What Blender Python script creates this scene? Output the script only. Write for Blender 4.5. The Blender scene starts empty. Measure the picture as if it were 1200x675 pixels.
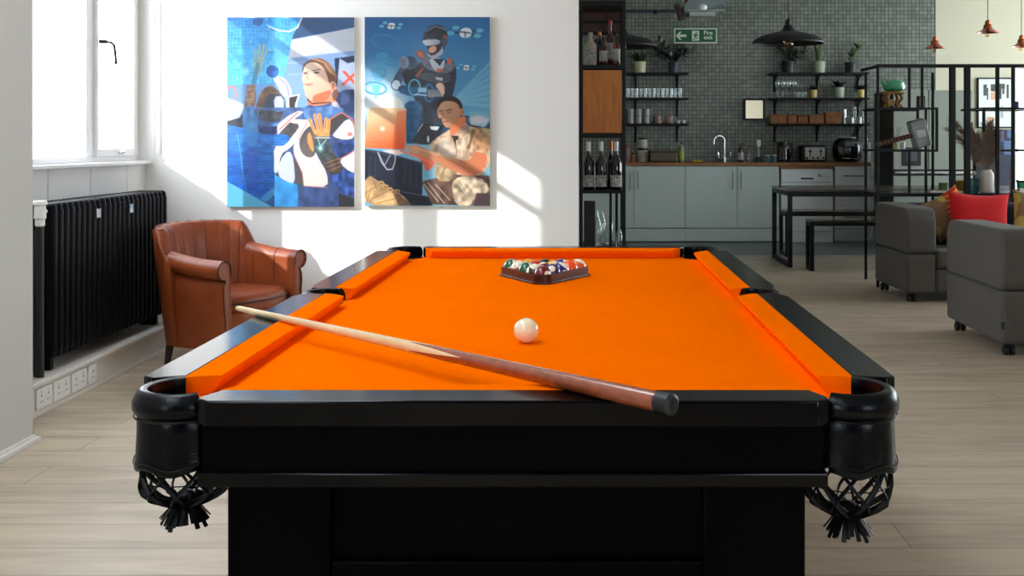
import bpy, bmesh, math, random
import numpy as np
from mathutils import Vector, Matrix
random.seed(7)
S = bpy.context.scene
COL = S.collection
PI = math.pi
# ---------------------------------------------------------------- camera
CAM_Z = 1.17; F = 1240.0; U0 = 681.0; V0 = 165.0
cd = bpy.data.cameras.new('camera'); cam = bpy.data.objects.new('camera', cd); COL.objects.link(cam)
cam.location = (0, 0, CAM_Z); cam.rotation_euler = (PI/2, 0, 0)
cd.sensor_width = 36; cd.lens = 36*F/1200
cd.shift_x = (600-U0)/1200; cd.shift_y = -(337.5-V0)/1200
cd.clip_start = 0.05; cd.clip_end = 200
S.camera = cam
# ---------------------------------------------------------------- sky, sun, daylight openings, exposure
w = bpy.data.worlds.new('sky'); S.world = w; w.use_nodes = True
bg = w.node_tree.nodes['Background']; bg.inputs[0].default_value = (0.86, 0.93, 1.0, 1); bg.inputs[1].default_value = 5.0
sd = bpy.data.lights.new('sun', 'SUN'); sun = bpy.data.objects.new('sun', sd); COL.objects.link(sun)
sd.energy = 3.8; sd.angle = 0.012; sd.color = (1, .95, .88)
sun.rotation_euler = Vector((1.28, 1.0, -0.832)).to_track_quat('-Z', 'Y').to_euler()
def opening(name, loc, rot, sx, sy):
    d = bpy.data.lights.new(name, 'AREA'); d.shape = 'RECTANGLE'; d.size = sx; d.size_y = sy
    d.cycles.is_portal = True
    o = bpy.data.objects.new(name, d); COL.objects.link(o); o.location = loc; o.rotation_euler = rot
    return o
opening('portal_left', (-2.72, 5.28, 1.78), (0, -PI/2, 0), 1.5, 1.9)
opening('portal_left_near', (-2.42, -2.3, 1.75), (0, -PI/2, 0), 1.7, 2.2)
opening('portal_right', (7.55, 9.1, 1.8), (0, PI/2, 0), 2.2, 6.6)
opening('portal_rear', (3.9, -3.6, 1.9), (PI/2, 0, 0), 2.4, 1.6)
ROOF_FILL = [(-2.0, -.85, -.9, 1.1), (-2.0, -.85, 1.5, 3.6), (-2.0, -1.05, -3.2, -1.3)]   # added, unseen roof openings that brighten the table: x0, x1, y0, y1
for (a_, b_, c_, d_) in ROOF_FILL: opening('portal_roof_fill', ((a_+b_)/2, (c_+d_)/2, 3.72), (0, 0, 0), b_-a_, d_-c_)
opening('portal_back', (5.85, 12.95, 1.05), (-PI/2, 0, 0), 1.2, 2.1)
S.view_settings.view_transform = 'Standard'; S.view_settings.look = 'None'
S.view_settings.gamma = 1; S.view_settings.use_curve_mapping = False
S.view_settings.exposure = 1.1
S.cycles.caustics_reflective = False; S.cycles.caustics_refractive = False
S.cycles.max_bounces = 10; S.cycles.diffuse_bounces = 6; S.cycles.transparent_max_bounces = 24
S.cycles.sample_clamp_indirect = 6.0

# ---------------------------------------------------------------- materials
def hexc(r, g, b):
    f = lambda c: (c/255/12.92) if c/255 <= .04045 else ((c/255+.055)/1.055)**2.4
    return (f(r), f(g), f(b), 1)
MATS = {}
def mat(name, col, rough=.5, metal=0, coat=0, spec=.5, var=0, vscale=8, bump=0, bscale=60, stretch=None, col2=None, emit=0, sheen=0):
    if name in MATS: return MATS[name]
    m = bpy.data.materials.new(name); m.use_nodes = True
    nt = m.node_tree; N = nt.nodes; L = nt.links; b = N['Principled BSDF']
    c = col if len(col) == 4 else hexc(*col)
    b.inputs['Base Color'].default_value = c; b.inputs['Roughness'].default_value = rough
    b.inputs['Metallic'].default_value = metal; b.inputs['Specular IOR Level'].default_value = spec
    b.inputs['Coat Weight'].default_value = coat; b.inputs['Coat Roughness'].default_value = .08
    if sheen: b.inputs['Sheen Weight'].default_value = sheen
    if emit:
        b.inputs['Emission Color'].default_value = c; b.inputs['Emission Strength'].default_value = emit
    tc = N.new('ShaderNodeTexCoord'); mp = N.new('ShaderNodeMapping'); L.new(tc.outputs['Object'], mp.inputs[0])
    if stretch: mp.inputs['Scale'].default_value = stretch
    if var or col2:
        n = N.new('ShaderNodeTexNoise'); n.inputs['Scale'].default_value = vscale; n.inputs['Detail'].default_value = 6
        L.new(mp.outputs[0], n.inputs[0])
        r = N.new('ShaderNodeValToRGB'); L.new(n.outputs[0], r.inputs[0])
        c2 = (hexc(*col2) if len(col2) == 3 else col2) if col2 else tuple(max(0, x*(1-var)) for x in c[:3])+(1,)
        r.color_ramp.elements[0].position = .35; r.color_ramp.elements[1].position = .68
        r.color_ramp.elements[0].color = c2; r.color_ramp.elements[1].color = c
        L.new(r.outputs[0], b.inputs['Base Color'])
    if bump:
        n2 = N.new('ShaderNodeTexNoise'); n2.inputs['Scale'].default_value = bscale; n2.inputs['Detail'].default_value = 4
        L.new(mp.outputs[0], n2.inputs[0])
        bp = N.new('ShaderNodeBump'); bp.inputs['Strength'].default_value = bump; bp.inputs['Distance'].default_value = .002
        L.new(n2.outputs[0], bp.inputs['Height']); L.new(bp.outputs[0], b.inputs['Normal'])
    MATS[name] = m; return m
def brickmat(name, c1, c2, cm, bw, rh, mortar, rough, offset=.5, axes='XZ', bump=.3, noise=0, nstretch=(1, 1, 1), spec=.5, squash=1):
    m = bpy.data.materials.new(name); m.use_nodes = True
    nt = m.node_tree; N = nt.nodes; L = nt.links; b = N['Principled BSDF']
    b.inputs['Roughness'].default_value = rough; b.inputs['Specular IOR Level'].default_value = spec
    g = N.new('ShaderNodeNewGeometry'); sx = N.new('ShaderNodeSeparateXYZ'); cx = N.new('ShaderNodeCombineXYZ')
    L.new(g.outputs['Position'], sx.inputs[0]); L.new(sx.outputs[axes[0]], cx.inputs[0]); L.new(sx.outputs[axes[1]], cx.inputs[1])
    t = N.new('ShaderNodeTexBrick'); L.new(cx.outputs[0], t.inputs['Vector'])
    t.offset = offset; t.inputs['Color1'].default_value = hexc(*c1); t.inputs['Color2'].default_value = hexc(*c2)
    t.inputs['Mortar'].default_value = hexc(*cm); t.inputs['Scale'].default_value = 1
    t.inputs['Mortar Size'].default_value = mortar; t.inputs['Mortar Smooth'].default_value = .2
    t.inputs['Brick Width'].default_value = bw; t.inputs['Row Height'].default_value = rh
    out = t.outputs['Color']
    if noise:
        mp = N.new('ShaderNodeMapping'); L.new(g.outputs['Position'], mp.inputs[0]); mp.inputs['Scale'].default_value = nstretch
        n = N.new('ShaderNodeTexNoise'); n.inputs['Scale'].default_value = 3; n.inputs['Detail'].default_value = 8; n.inputs['Distortion'].default_value = .6
        L.new(mp.outputs[0], n.inputs[0])
        mr = N.new('ShaderNodeMapRange'); mr.inputs[3].default_value = 1-noise; mr.inputs[4].default_value = 1+noise*.4
        mr.inputs[1].default_value = .3; mr.inputs[2].default_value = .7
        L.new(n.outputs[0], mr.inputs[0])
        mx = N.new('ShaderNodeMix'); mx.data_type = 'RGBA'; mx.blend_type = 'MULTIPLY'; mx.inputs[0].default_value = 1
        L.new(out, mx.inputs[6]); L.new(mr.outputs[0], mx.inputs[7]); out = mx.outputs[2]
    L.new(out, b.inputs['Base Color'])
    if bump:
        bp = N.new('ShaderNodeBump'); bp.inputs['Strength'].default_value = bump; bp.inputs['Distance'].default_value = .004; bp.invert = True
        L.new(t.outputs['Fac'], bp.inputs['Height']); L.new(bp.outputs[0], b.inputs['Normal'])
    return m
def glassmat(name, tint=(1, 1, 1), refl=1.45, rough=0.0, base=.0):
    m = bpy.data.materials.new(name); m.use_nodes = True
    nt = m.node_tree; N = nt.nodes; L = nt.links; N.remove(N['Principled BSDF'])
    tr = N.new('ShaderNodeBsdfTransparent'); tr.inputs[0].default_value = tint+(1,)
    gl = N.new('ShaderNodeBsdfGlossy'); gl.inputs['Roughness'].default_value = rough
    fr = N.new('ShaderNodeLayerWeight'); fr.inputs[0].default_value = .5
    pw = N.new('ShaderNodeMath'); pw.operation = 'POWER'; pw.inputs[1].default_value = 4.0; L.new(fr.outputs['Facing'], pw.inputs[0])
    ad = N.new('ShaderNodeMath'); ad.operation = 'MULTIPLY_ADD'; ad.inputs[1].default_value = .9; ad.inputs[2].default_value = base+.03; ad.use_clamp = True
    L.new(pw.outputs[0], ad.inputs[0])
    mx = N.new('ShaderNodeMixShader'); L.new(ad.outputs[0], mx.inputs[0]); L.new(tr.outputs[0], mx.inputs[1]); L.new(gl.outputs[0], mx.inputs[2])
    L.new(mx.outputs[0], N['Material Output'].inputs[0]); return m

M = {}
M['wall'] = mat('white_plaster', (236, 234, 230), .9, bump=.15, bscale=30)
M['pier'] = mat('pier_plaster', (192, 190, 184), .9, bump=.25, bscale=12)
M['cream'] = mat('cream_plaster', (205, 202, 176), .9, bump=.1)
M['ceil'] = mat('ceiling_paint', (200, 198, 192), .9, bump=.1)
M['dark'] = mat('dark_rear_wall', (52, 52, 54), .8)
M['brick'] = brickmat('painted_brick', (224, 223, 219), (216, 216, 213), (204, 204, 202), .44, .215, .010, .7, axes='YZ', bump=.9, noise=.06)
M['tile'] = brickmat('mosaic_tile', (126, 133, 118), (100, 108, 98), (22, 26, 23), .0465, .0465, .003, .35, offset=0, bump=.25, noise=.15)
M['floor'] = brickmat('oak_planks', (196, 180, 157), (182, 166, 144), (120, 104, 86), 1.9, .19, .0018, .42, axes='XY', bump=.12, noise=.24, nstretch=(.8, 4.5, 1), spec=.4)
M['kfloor'] = mat('grey_vinyl', (88, 98, 98), .35, var=.1)
M['trim'] = mat('trim_paint', (214, 210, 202), .6, var=.05)
M['winpaint'] = mat('window_paint', (226, 226, 226), .45, bump=.3, bscale=25)
M['black'] = mat('black_metal', (11, 12, 13), .45, metal=.1, spec=.3)
M['matblack'] = mat('matt_black', (6, 7, 8), .55)
M['radiator'] = mat('radiator_enamel', (3, 4, 8), .4, spec=.12)
M['felt'] = mat('orange_felt', (250, 108, 0), 1.0, spec=0, var=.05, vscale=3, bump=.3, bscale=700)
def railwood():
    m = mat('black_stained_wood', (5, 6, 8), .14, spec=.13, bump=.03, bscale=14, stretch=(3, 3, 3), col2=(4, 4, 6), vscale=18)
    return m
M['rail'] = railwood()
M['face'] = mat('stained_face', (7, 7, 9), .4, spec=.2, bump=.25, bscale=22)
M['ebony'] = mat('ebony_panel', (2, 2, 4), .42, spec=.04, bump=.3, bscale=40, stretch=(1, 1, 6))
M['leatherb'] = mat('black_leather', (3, 5, 9), .24, spec=.16, bump=.2, bscale=260)
M['lace'] = mat('black_lace', (4, 4, 6), .42, spec=.2, bump=.2)
M['pit'] = mat('pocket_liner', (4, 4, 5), .9)
M['handle'] = mat('satin_steel', (96, 100, 100), .4, metal=.7)
M['backwood'] = mat('walnut_board', (74, 42, 26), .5, col2=(56, 30, 18), vscale=8, stretch=(6, 6, 1))  # darker brown wood of the shelf unit's back panel
M['chrome'] = mat('chrome', (205, 208, 210), .15, metal=1)
M['steel'] = mat('brushed_steel', (140, 148, 136), .38, metal=.35, bump=.05, bscale=10, stretch=(1, 1, 40))
M['tan'] = mat('tan_leather', (142, 68, 31), .4, spec=.35, bump=.3, bscale=180, col2=(120, 54, 24), vscale=5)
M['tandark'] = mat('tan_leather_seam', (60, 22, 12), .5)
M['legwood'] = mat('dark_leg_wood', (35, 20, 14), .4)
M['brass'] = mat('antique_brass_nail', (120, 70, 35), .35, metal=.8)
M['cuepale'] = mat('maple_shaft', (240, 216, 174), .28, coat=.4, col2=(212, 178, 130), vscale=10, stretch=(1, .2, 1))
M['cuedark'] = mat('rosewood_butt', (146, 72, 42), .2, coat=.8, col2=(128, 60, 34), vscale=20, stretch=(4, .6, 4))
M['rubber'] = mat('rubber', (14, 17, 20), .5)
M['ivory'] = mat('ivory_resin', (236, 222, 186), .12, coat=.6)
M['rackwood'] = mat('mahogany_rack', (40, 18, 14), .35, coat=.25, col2=(30, 13, 10), vscale=20)
M['cab'] = mat('cabinet_laminate', (176, 190, 184), .38, var=.03, vscale=2)
M['white'] = mat('white_enamel', (205, 212, 214), .3)
M['plastic'] = mat('white_plastic', (226, 225, 220), .45)
M['worktop'] = mat('oak_worktop', (150, 100, 52), .4, col2=(118, 74, 36), vscale=12, stretch=(1, 8, 8))
M['doorwood'] = mat('oak_veneer', (205, 128, 50), .42, col2=(180, 104, 38), vscale=7, stretch=(6, 6, .9))
M['tablewood'] = mat('dark_table_wood', (70, 62, 52), .25, coat=.3, col2=(48, 42, 36), vscale=8, stretch=(1, 8, 1))
M['sofa'] = mat('charcoal_weave', (94, 90, 83), .95, bump=.8, bscale=500, col2=(74, 71, 66), vscale=160, sheen=.1)
M['sofadark'] = mat('navy_weave', (34, 42, 54), .95, bump=.8, bscale=500, col2=(26, 32, 42), vscale=160)
M['redcloth'] = mat('red_cotton', (205, 18, 22), .9, bump=.4, bscale=300, sheen=.1)
M['copper'] = mat('copper', (168, 92, 60), .24, metal=1)
M['glass'] = glassmat('clear_glass', (.93, .96, .95), 1.45, .02, .05)
M['pane'] = glassmat('window_pane', (.98, .99, 1), 1.3)
M['amber'] = glassmat('amber_spirit', (.45, .07, .03), 1.45, .03, .05)
M['teal'] = glassmat('teal_glass', (.05, .5, .55), 1.45, .03, .04)
M['terr'] = mat('soil', (40, 30, 22), .9)
M['leaf'] = mat('dark_leaf', (40, 62, 34), .45, var=.3)
M['leaf2'] = mat('mid_leaf', (84, 108, 62), .45, var=.3)
M['leafblk'] = mat('blackish_leaf', (26, 38, 24), .4, var=.3)  # near-black green of the darkest plants

# ---------------------------------------------------------------- mesh builder
ORG = {}
class MB:
    def __init__(s): s.bm = bmesh.new(); s.mi = 0; s.keep = False
    def _merge(s, t, mtx=None):
        if mtx is not None: bmesh.ops.transform(t, matrix=mtx, verts=t.verts)
        for f in t.faces:
            f.material_index = s.mi
            if not s.keep: f.smooth = True
        s.keep = False
        me = bpy.data.meshes.new('tmp'); t.to_mesh(me); t.free(); s.bm.from_mesh(me); bpy.data.meshes.remove(me); return s
    def _bev(s, t, bev, seg):
        t.normal_update()
        for f in t.faces: f.smooth = False
        planes = [(f.normal.copy(), f.normal.dot(f.verts[0].co)) for f in t.faces]
        if bev:
            bmesh.ops.bevel(t, geom=list(t.edges), offset=bev, segments=seg, profile=.5, affect='EDGES'); t.normal_update()
            for f in t.faces: f.smooth = not any(f.normal.dot(n) > .99999 and abs(f.verts[0].co.dot(n)-d) < 2e-5 for n, d in planes)
        s.keep = True
    def box(s, x0, x1, y0, y1, z0, z1, bev=0, seg=2, mtx=None):
        t = bmesh.new(); bmesh.ops.create_cube(t, size=1)
        for v in t.verts:
            v.co = Vector(((x0+x1)/2+v.co.x*(x1-x0), (y0+y1)/2+v.co.y*(y1-y0), (z0+z1)/2+v.co.z*(z1-z0)))
        s._bev(t, bev, seg)
        return s._merge(t, mtx)
    def prism(s, pts, a, b, axis='z', bev=0, seg=2, mtx=None):
        # polygon in the plane normal to axis, extruded a..b
        t = bmesh.new()
        def P(p, h):
            return {'z': (p[0], p[1], h), 'y': (p[0], h, p[1]), 'x': (h, p[0], p[1])}[axis]
        lo = [t.verts.new(P(p, a)) for p in pts]; hi = [t.verts.new(P(p, b)) for p in pts]
        t.faces.new(lo); t.faces.new(hi[::-1]); n = len(pts)
        for i in range(n): t.faces.new((lo[i], hi[i], hi[(i+1) % n], lo[(i+1) % n]))
        bmesh.ops.recalc_face_normals(t, faces=t.faces)
        s._bev(t, bev, seg)
        return s._merge(t, mtx)
    def lathe(s, prof, cx=0, cy=0, n=20, mtx=None, cap=True):
        t = bmesh.new(); rings = []
        for r, z in prof:
            if r < 1e-5: rings.append([t.verts.new((cx, cy, z))])
            else: rings.append([t.verts.new((cx+r*math.cos(2*PI*i/n), cy+r*math.sin(2*PI*i/n), z)) for i in range(n)])
        for A, B in zip(rings, rings[1:]):
            for i in range(n):
                j = (i+1) % n
                if len(A) == 1 and len(B) == 1: break
                if len(A) == 1: t.faces.new((A[0], B[j], B[i]))
                elif len(B) == 1: t.faces.new((A[i], A[j], B[0]))
                else: t.faces.new((A[i], A[j], B[j], B[i]))
        if cap:
            if len(rings[0]) > 1: t.faces.new(rings[0][::-1])
            if len(rings[-1]) > 1: t.faces.new(rings[-1])
        bmesh.ops.recalc_face_normals(t, faces=t.faces)
        return s._merge(t, mtx)
    def tube(s, pts, r, n=8, closed=False, r2=None, flat=1):
        t = bmesh.new(); P = [Vector(p) for p in pts]; m = len(P); rings = []
        up = None
        for i in range(m):
            a = P[(i-1) % m] if (closed or i > 0) else P[i]; b = P[(i+1) % m] if (closed or i < m-1) else P[i]
            d = (b-a).normalized()
            if up is None:
                up = Vector((0, 0, 1)) if abs(d.z) < .9 else Vector((1, 0, 0))
            x = d.cross(up)
            if x.length < 1e-4: x = d.cross(Vector((.3, .9, .1)))
            x.normalize(); y = x.cross(d).normalized(); up = y
            rr = r if r2 is None else r+(r2-r)*i/(m-1)
            if isinstance(r, (list, tuple)): rr = r[i]
            rings.append([t.verts.new(P[i]+x*rr*math.cos(2*PI*k/n)+y*rr*flat*math.sin(2*PI*k/n)) for k in range(n)])
        for i in range(m if closed else m-1):
            A = rings[i]; B = rings[(i+1) % m]
            for k in range(n): t.faces.new((A[k], A[(k+1) % n], B[(k+1) % n], B[k]))
        if not closed: t.faces.new(rings[0][::-1]); t.faces.new(rings[-1])
        bmesh.ops.recalc_face_normals(t, faces=t.faces)
        return s._merge(t)
    def cyl(s, a, b, r, n=16, r2=None): return s.tube([a, b], r, n, r2=r2)
    def sph(s, c, r, n=16, sc=(1, 1, 1)):
        t = bmesh.new(); bmesh.ops.create_uvsphere(t, u_segments=n, v_segments=max(6, n//2), radius=r)
        for v in t.verts: v.co = Vector((v.co.x*sc[0]+c[0], v.co.y*sc[1]+c[1], v.co.z*sc[2]+c[2]))
        return s._merge(t)
    def grid(s, rows, closed_u=False, closed_v=False, capends=False):
        t = bmesh.new(); V = [[t.verts.new(p) for p in r] for r in rows]
        m, n = len(V), len(V[0])
        for i in range(m if closed_v else m-1):
            for j in range(n if closed_u else n-1):
                t.faces.new((V[i][j], V[i][(j+1) % n], V[(i+1) % m][(j+1) % n], V[(i+1) % m][j]))
        if capends: t.faces.new(V[0][::-1]); t.faces.new(V[-1])
        bmesh.ops.recalc_face_normals(t, faces=t.faces)
        return s._merge(t)
    def face(s, pts):
        t = bmesh.new(); t.faces.new([t.verts.new(p) for p in pts]); return s._merge(t)
    def build(s, name, mats, parent=None, base=None, angle=35):
        me = bpy.data.meshes.new(name)
        if not isinstance(mats, (list, tuple)): mats = [mats]
        o = bpy.data.objects.new(name, me)
        org = ORG.get(parent.name, Vector((0, 0, 0))) if parent else Vector(base or (0, 0, 0))
        if org.length > 0: bmesh.ops.translate(s.bm, verts=s.bm.verts, vec=-org)
        s.bm.to_mesh(me); s.bm.free()
        for m in mats: me.materials.append(m)
        fl = [p.use_smooth for p in me.polygons]
        me.set_sharp_from_angle(angle=math.radians(angle))
        me.polygons.foreach_set('use_smooth', fl)
        COL.objects.link(o)
        if parent: o.parent = parent; ORG[o.name] = org
        else: o.location = org; ORG[o.name] = org
        return o
def tag(o, label, cat, group=None, kind=None):
    o['label'] = label; o['category'] = cat
    if group: o['group'] = group
    if kind: o['kind'] = kind
    return o
def thing(name, label, cat, loc=(0, 0, 0), rotz=0, group=None, local=False):
    o = bpy.data.objects.new(name, None); COL.objects.link(o); o.location = loc; o.rotation_euler = (0, 0, rotz)
    o.empty_display_size = .05
    tag(o, label, cat, group); ORG[o.name] = Vector((0, 0, 0)) if local else Vector(loc); return o
def struct(name, mb, m, angle=35):
    o = mb.build(name, m, angle=angle); o['kind'] = 'structure'; return o
def dup(root, loc=None, label=None, rotz=None):
    def cp(o, par):
        c = o.copy(); COL.objects.link(c)
        if par: c.parent = par
        for ch in [x for x in o.children]: cp(ch, c)
        return c
    r = cp(root, None)
    if loc is not None: r.location = loc
    if rotz is not None: r.rotation_euler = (0, 0, rotz)
    if label: r['label'] = label
    return r
def at(u, v, y): return Vector(((u-U0)*y/F, y, CAM_Z-(v-V0)*y/F))
ORD = ['first', 'second', 'third', 'fourth', 'fifth', 'sixth', 'seventh', 'eighth', 'ninth', 'tenth', 'eleventh', 'twelfth', 'thirteenth', 'fourteenth', 'fifteenth']
B = lambda *a, **k: MB().box(*a, **k)
# ================================================================ the setting
PX0 = -2.55   # recess wall face
struct('floor', B(-2.75, 7.7, -3.7, 10.83, -.1, 0), M['floor'])
struct('floor_kitchen', B(-2.75, 7.7, 10.83, 13.0, -.1, 0), M['kfloor'])
m = MB()
xs_ = sorted({-2.9, 7.7, *[q for s_ in ROOF_FILL for q in s_[:2]]}); ys_ = sorted({-3.7, 13.0, *[q for s_ in ROOF_FILL for q in s_[2:]]})
for xa, xb in zip(xs_, xs_[1:]):
    for ya, yb in zip(ys_, ys_[1:]):
        cx_, cy_ = (xa+xb)/2, (ya+yb)/2
        if not any(s_[0] < cx_ < s_[1] and s_[2] < cy_ < s_[3] for s_ in ROOF_FILL): m.box(xa, xb, ya, yb, 3.1, 3.7)
struct('ceiling', m, M['ceil'])  # thickened so the shafts of the added roof openings block direct sun
for k_, (xa, xb, ya, yb) in enumerate(ROOF_FILL):
    o = struct('window_%d' % (6+k_), B(xa, xb, ya, ya+.05, 3.66, 3.7).box(xa, xb, yb-.05, yb, 3.66, 3.7).box(xa, xa+.05, ya+.05, yb-.05, 3.66, 3.7).box(xb-.05, xb, ya+.05, yb-.05, 3.66, 3.7), M['winpaint'])  # frame of an added roof opening, out of view
    B(xa+.05, xb-.05, ya+.05, yb-.05, 3.675, 3.685).build('pane', M['pane'], o)
# left side: a thick pier, then the window recess
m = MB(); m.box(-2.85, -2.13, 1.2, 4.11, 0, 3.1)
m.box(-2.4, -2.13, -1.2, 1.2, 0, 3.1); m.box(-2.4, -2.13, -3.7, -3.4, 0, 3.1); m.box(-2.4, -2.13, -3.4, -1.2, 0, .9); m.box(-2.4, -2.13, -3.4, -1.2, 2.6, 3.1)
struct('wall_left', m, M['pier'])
m = MB(); m.box(-2.85, PX0, 4.11, 6.2, 0, 1.035); m.box(-2.75, PX0, 4.11, 4.245, 1.035, 3.1); m.box(-2.75, PX0, 4.245, 6.2, 2.60, 3.1)
struct('wall_left_recess', m, M['brick'])
m = MB(); m.box(-2.655, -.015, 6.2, 6.45, 0, 3.1); struct('wall_back', m, M['wall'])
struct('wall_kitchen_left', B(-2.75, -2.6, 6.45, 12.8, 0, 3.1), M['wall'])
struct('wall_kitchen', B(-2.75, 4.29, 12.8, 13.0, 0, 3.1), M['tile'])
m = MB(); m.box(4.29, 5.25, 12.8, 13.0, 0, 3.1); m.box(5.25, 6.45, 12.8, 13.0, 2.05, 3.1); m.box(6.45, 7.7, 12.8, 13.0, 0, 3.1)
struct('wall_kitchen_right', m, M['cream'])
m = MB(); m.box(7.5, 7.7, -3.7, 5.8, 0, 3.1); m.box(7.5, 7.7, 12.4, 13, 0, 3.1); m.box(7.5, 7.7, 5.8, 12.4, 0, .7); m.box(7.5, 7.7, 5.8, 12.4, 2.9, 3.1)
struct('wall_right', m, M['wall'])
m = MB(); m.box(-2.4, 2.7, -3.7, -3.5, 0, 3.1); m.box(5.1, 7.5, -3.7, -3.5, 0, 3.1); m.box(2.7, 5.1, -3.7, -3.5, 0, 1.1); m.box(2.7, 5.1, -3.7, -3.5, 2.7, 3.1)
struct('wall_rear', m, M['dark'])  # unseen wall, coloured dark to cut reflections in the table front
# baseboards
struct('baseboard_left', B(-2.13, -2.105, 1.2, 4.125, 0, .02, .003).box(-2.13, -2.118, 1.2, 4.11, .02, .03), M['trim'])
struct('trim_1', B(-.6, -.015, 6.185, 6.2, 0, .09, .004).box(-2.31, -.6, 6.185, 6.2, 0, .09, .004), M['trim'])
struct('trim_2', B(-2.55, -2.31, 4.11, 6.2, 0, .125, .006).box(-2.55, -2.295, 4.11, 6.2, .125, .148, .008, 3).box(-2.31, -2.303, 4.11, 6.185, 0, .02, .002), M['trim'])
# window 1: painted metal casement in the recess
xf = -2.62
def framebox(m, ya, yb, za, zb, d=.03): m.box(xf-d, xf+d, ya, yb, za, zb, .004)
wroot = MB()
framebox(wroot, 4.245, 6.2, 1.055, 1.085); framebox(wroot, 4.245, 6.2, 2.50, 2.60); framebox(wroot, 4.245, 4.32, 1.085, 2.50)
framebox(wroot, 6.12, 6.2, 1.085, 2.50); framebox(wroot, 5.54, 5.625, 1.085, 2.50); framebox(wroot, 4.825, 4.955, 1.085, 2.50)
framebox(wroot, 4.32, 6.12, 2.27, 2.298)
w1 = struct('window_1', wroot, M['winpaint'])
m = MB()
for a, b in ((5.625, 5.65), (6.09, 6.12)): m.box(xf-.02, xf+.045, a, b, 1.085, 2.27, .004)
m.box(xf-.02, xf+.045, 5.65, 6.09, 1.085, 1.125, .004); m.box(xf-.02, xf+.045, 5.65, 6.09, 2.25, 2.27, .004)
m.build('sash', M['winpaint'], w1)
for a, b in ((4.32, 4.825), (4.955, 5.54), (5.625, 6.12)):
    B(xf-.004, xf+.004, a, b, 1.085, 2.27).build('pane', M['pane'], w1)
    B(xf-.004, xf+.004, a, b, 2.298, 2.50).build('pane', M['pane'], w1)
m = MB(); m.box(-2.85, -2.515, 4.13, 6.2, 1.035, 1.055, .005); m.build('window_sill', M['winpaint'], w1)
m = MB(); m.cyl((xf+.045, 5.655, 1.70), (xf+.085, 5.66, 1.70), .011, 10); m.tube([(xf+.08, 5.66, 1.70), (xf+.085, 5.71, 1.70), (xf+.09, 5.735, 1.685), (xf+.09, 5.75, 1.63), (xf+.09, 5.755, 1.60)], .007, 8)
m.sph((xf+.09, 5.755, 1.595), .010, 10); m.build('window_handle', M['black'], w1)
m = MB(); m.cyl((xf+.04, 5.90, 1.105), (xf+.075, 5.90, 1.105), .009, 10); m.box(xf+.06, xf+.075, 5.885, 5.935, 1.100, 1.112, .003); m.build('window_stay', M['chrome'], w1)
def simplewin(name, boxes, panes):
    m = MB()
    for b in boxes: m.box(*b, bev=.004)
    o = struct(name, m, M['winpaint'])
    for p in panes: MB().box(*p).build('pane', M['pane'], o)
simplewin('window_2', [(-2.31, -2.25, -3.4, -1.2, .9, .95), (-2.31, -2.25, -3.4, -1.2, 2.55, 2.6)] + [(-2.31, -2.25, y, y+.06, .95, 2.55) for y in (-3.4, -2.3, -1.26)], [(-2.284, -2.276, -3.34, -1.26, .95, 2.55)])  # unseen window, added for left light without sun on the table
simplewin('window_3', [(7.57, 7.63, 5.8, 12.4, .7, .76), (7.57, 7.63, 5.8, 12.4, 2.84, 2.9)] + [(7.57, 7.63, y, y+.06, .76, 2.84) for y in (5.8, 7.43, 9.07, 10.7, 12.34)], [(7.596, 7.604, 5.86, 12.34, .76, 2.84)])
simplewin('window_4', [(2.7, 5.1, -3.63, -3.57, 1.1, 1.16), (2.7, 5.1, -3.63, -3.57, 2.64, 2.7)] + [(x, x+.06, -3.63, -3.57, 1.16, 2.64) for x in (2.7, 3.87, 5.04)], [(2.76, 5.04, -3.604, -3.596, 1.16, 2.64)])  # unseen rear window, added to light the sofa fronts
simplewin('window_5', [(5.25, 5.31, 12.85, 12.91, 0, 2.05), (6.39, 6.45, 12.85, 12.91, 0, 2.05), (5.31, 6.39, 12.85, 12.91, 1.99, 2.05), (5.31, 6.39, 12.85, 12.91, 0, .08)], [(5.31, 6.39, 12.876, 12.884, .08, 1.99)])

# ================================================================ pool table
CX = -.1; HW = .608; YN = 1.545; YF = 3.82; ZR = .79; ZB = .758; RW = .0705; CW = .05
YM = (YN+YF)/2
pt = thing('pool_table', 'black wooden pool table with orange cloth, orange cushions and leather corner pockets', 'pool table', (CX, YM, 0))
xl, xr = CX-HW, CX+HW
# rails
RT = .038
def rail(pts): MB().prism(pts, ZR-RT, ZR, 'z', bev=.003).build('rail', M['rail'], pt)
ce = .155  # side rail ends from the outer corner
# near rail with chamfered ends, far rail
for (yo, yi, sg) in ((YN, YN+RW, 1), (YF, YF-RW, -1)):
    rail([(xl+.160, yo), (xr-.160, yo), (xr-.142, yo+sg*.014), (xr-.142, yo+sg*.03), (xr-.160, yi), (xl+.160, yi), (xl+.142, yo+sg*.03), (xl+.142, yo+sg*.014)])
for (xo, xi, sg) in ((xl, xl+RW, 1), (xr, xr-RW, -1)):
    for (ya, yb, sy) in ((YN+ce, YM-.045, 1), (YF-ce, YM+.045, -1)):
        rail([(xo, ya+sy*.012), (xo+sg*.014, ya), (xo+sg*.02, ya), (xi, ya+sy*.012), (xi, yb), (xo+sg*.03, yb), (xo+sg*.01, yb-sy*.015), (xo, yb-sy*.05)])
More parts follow.
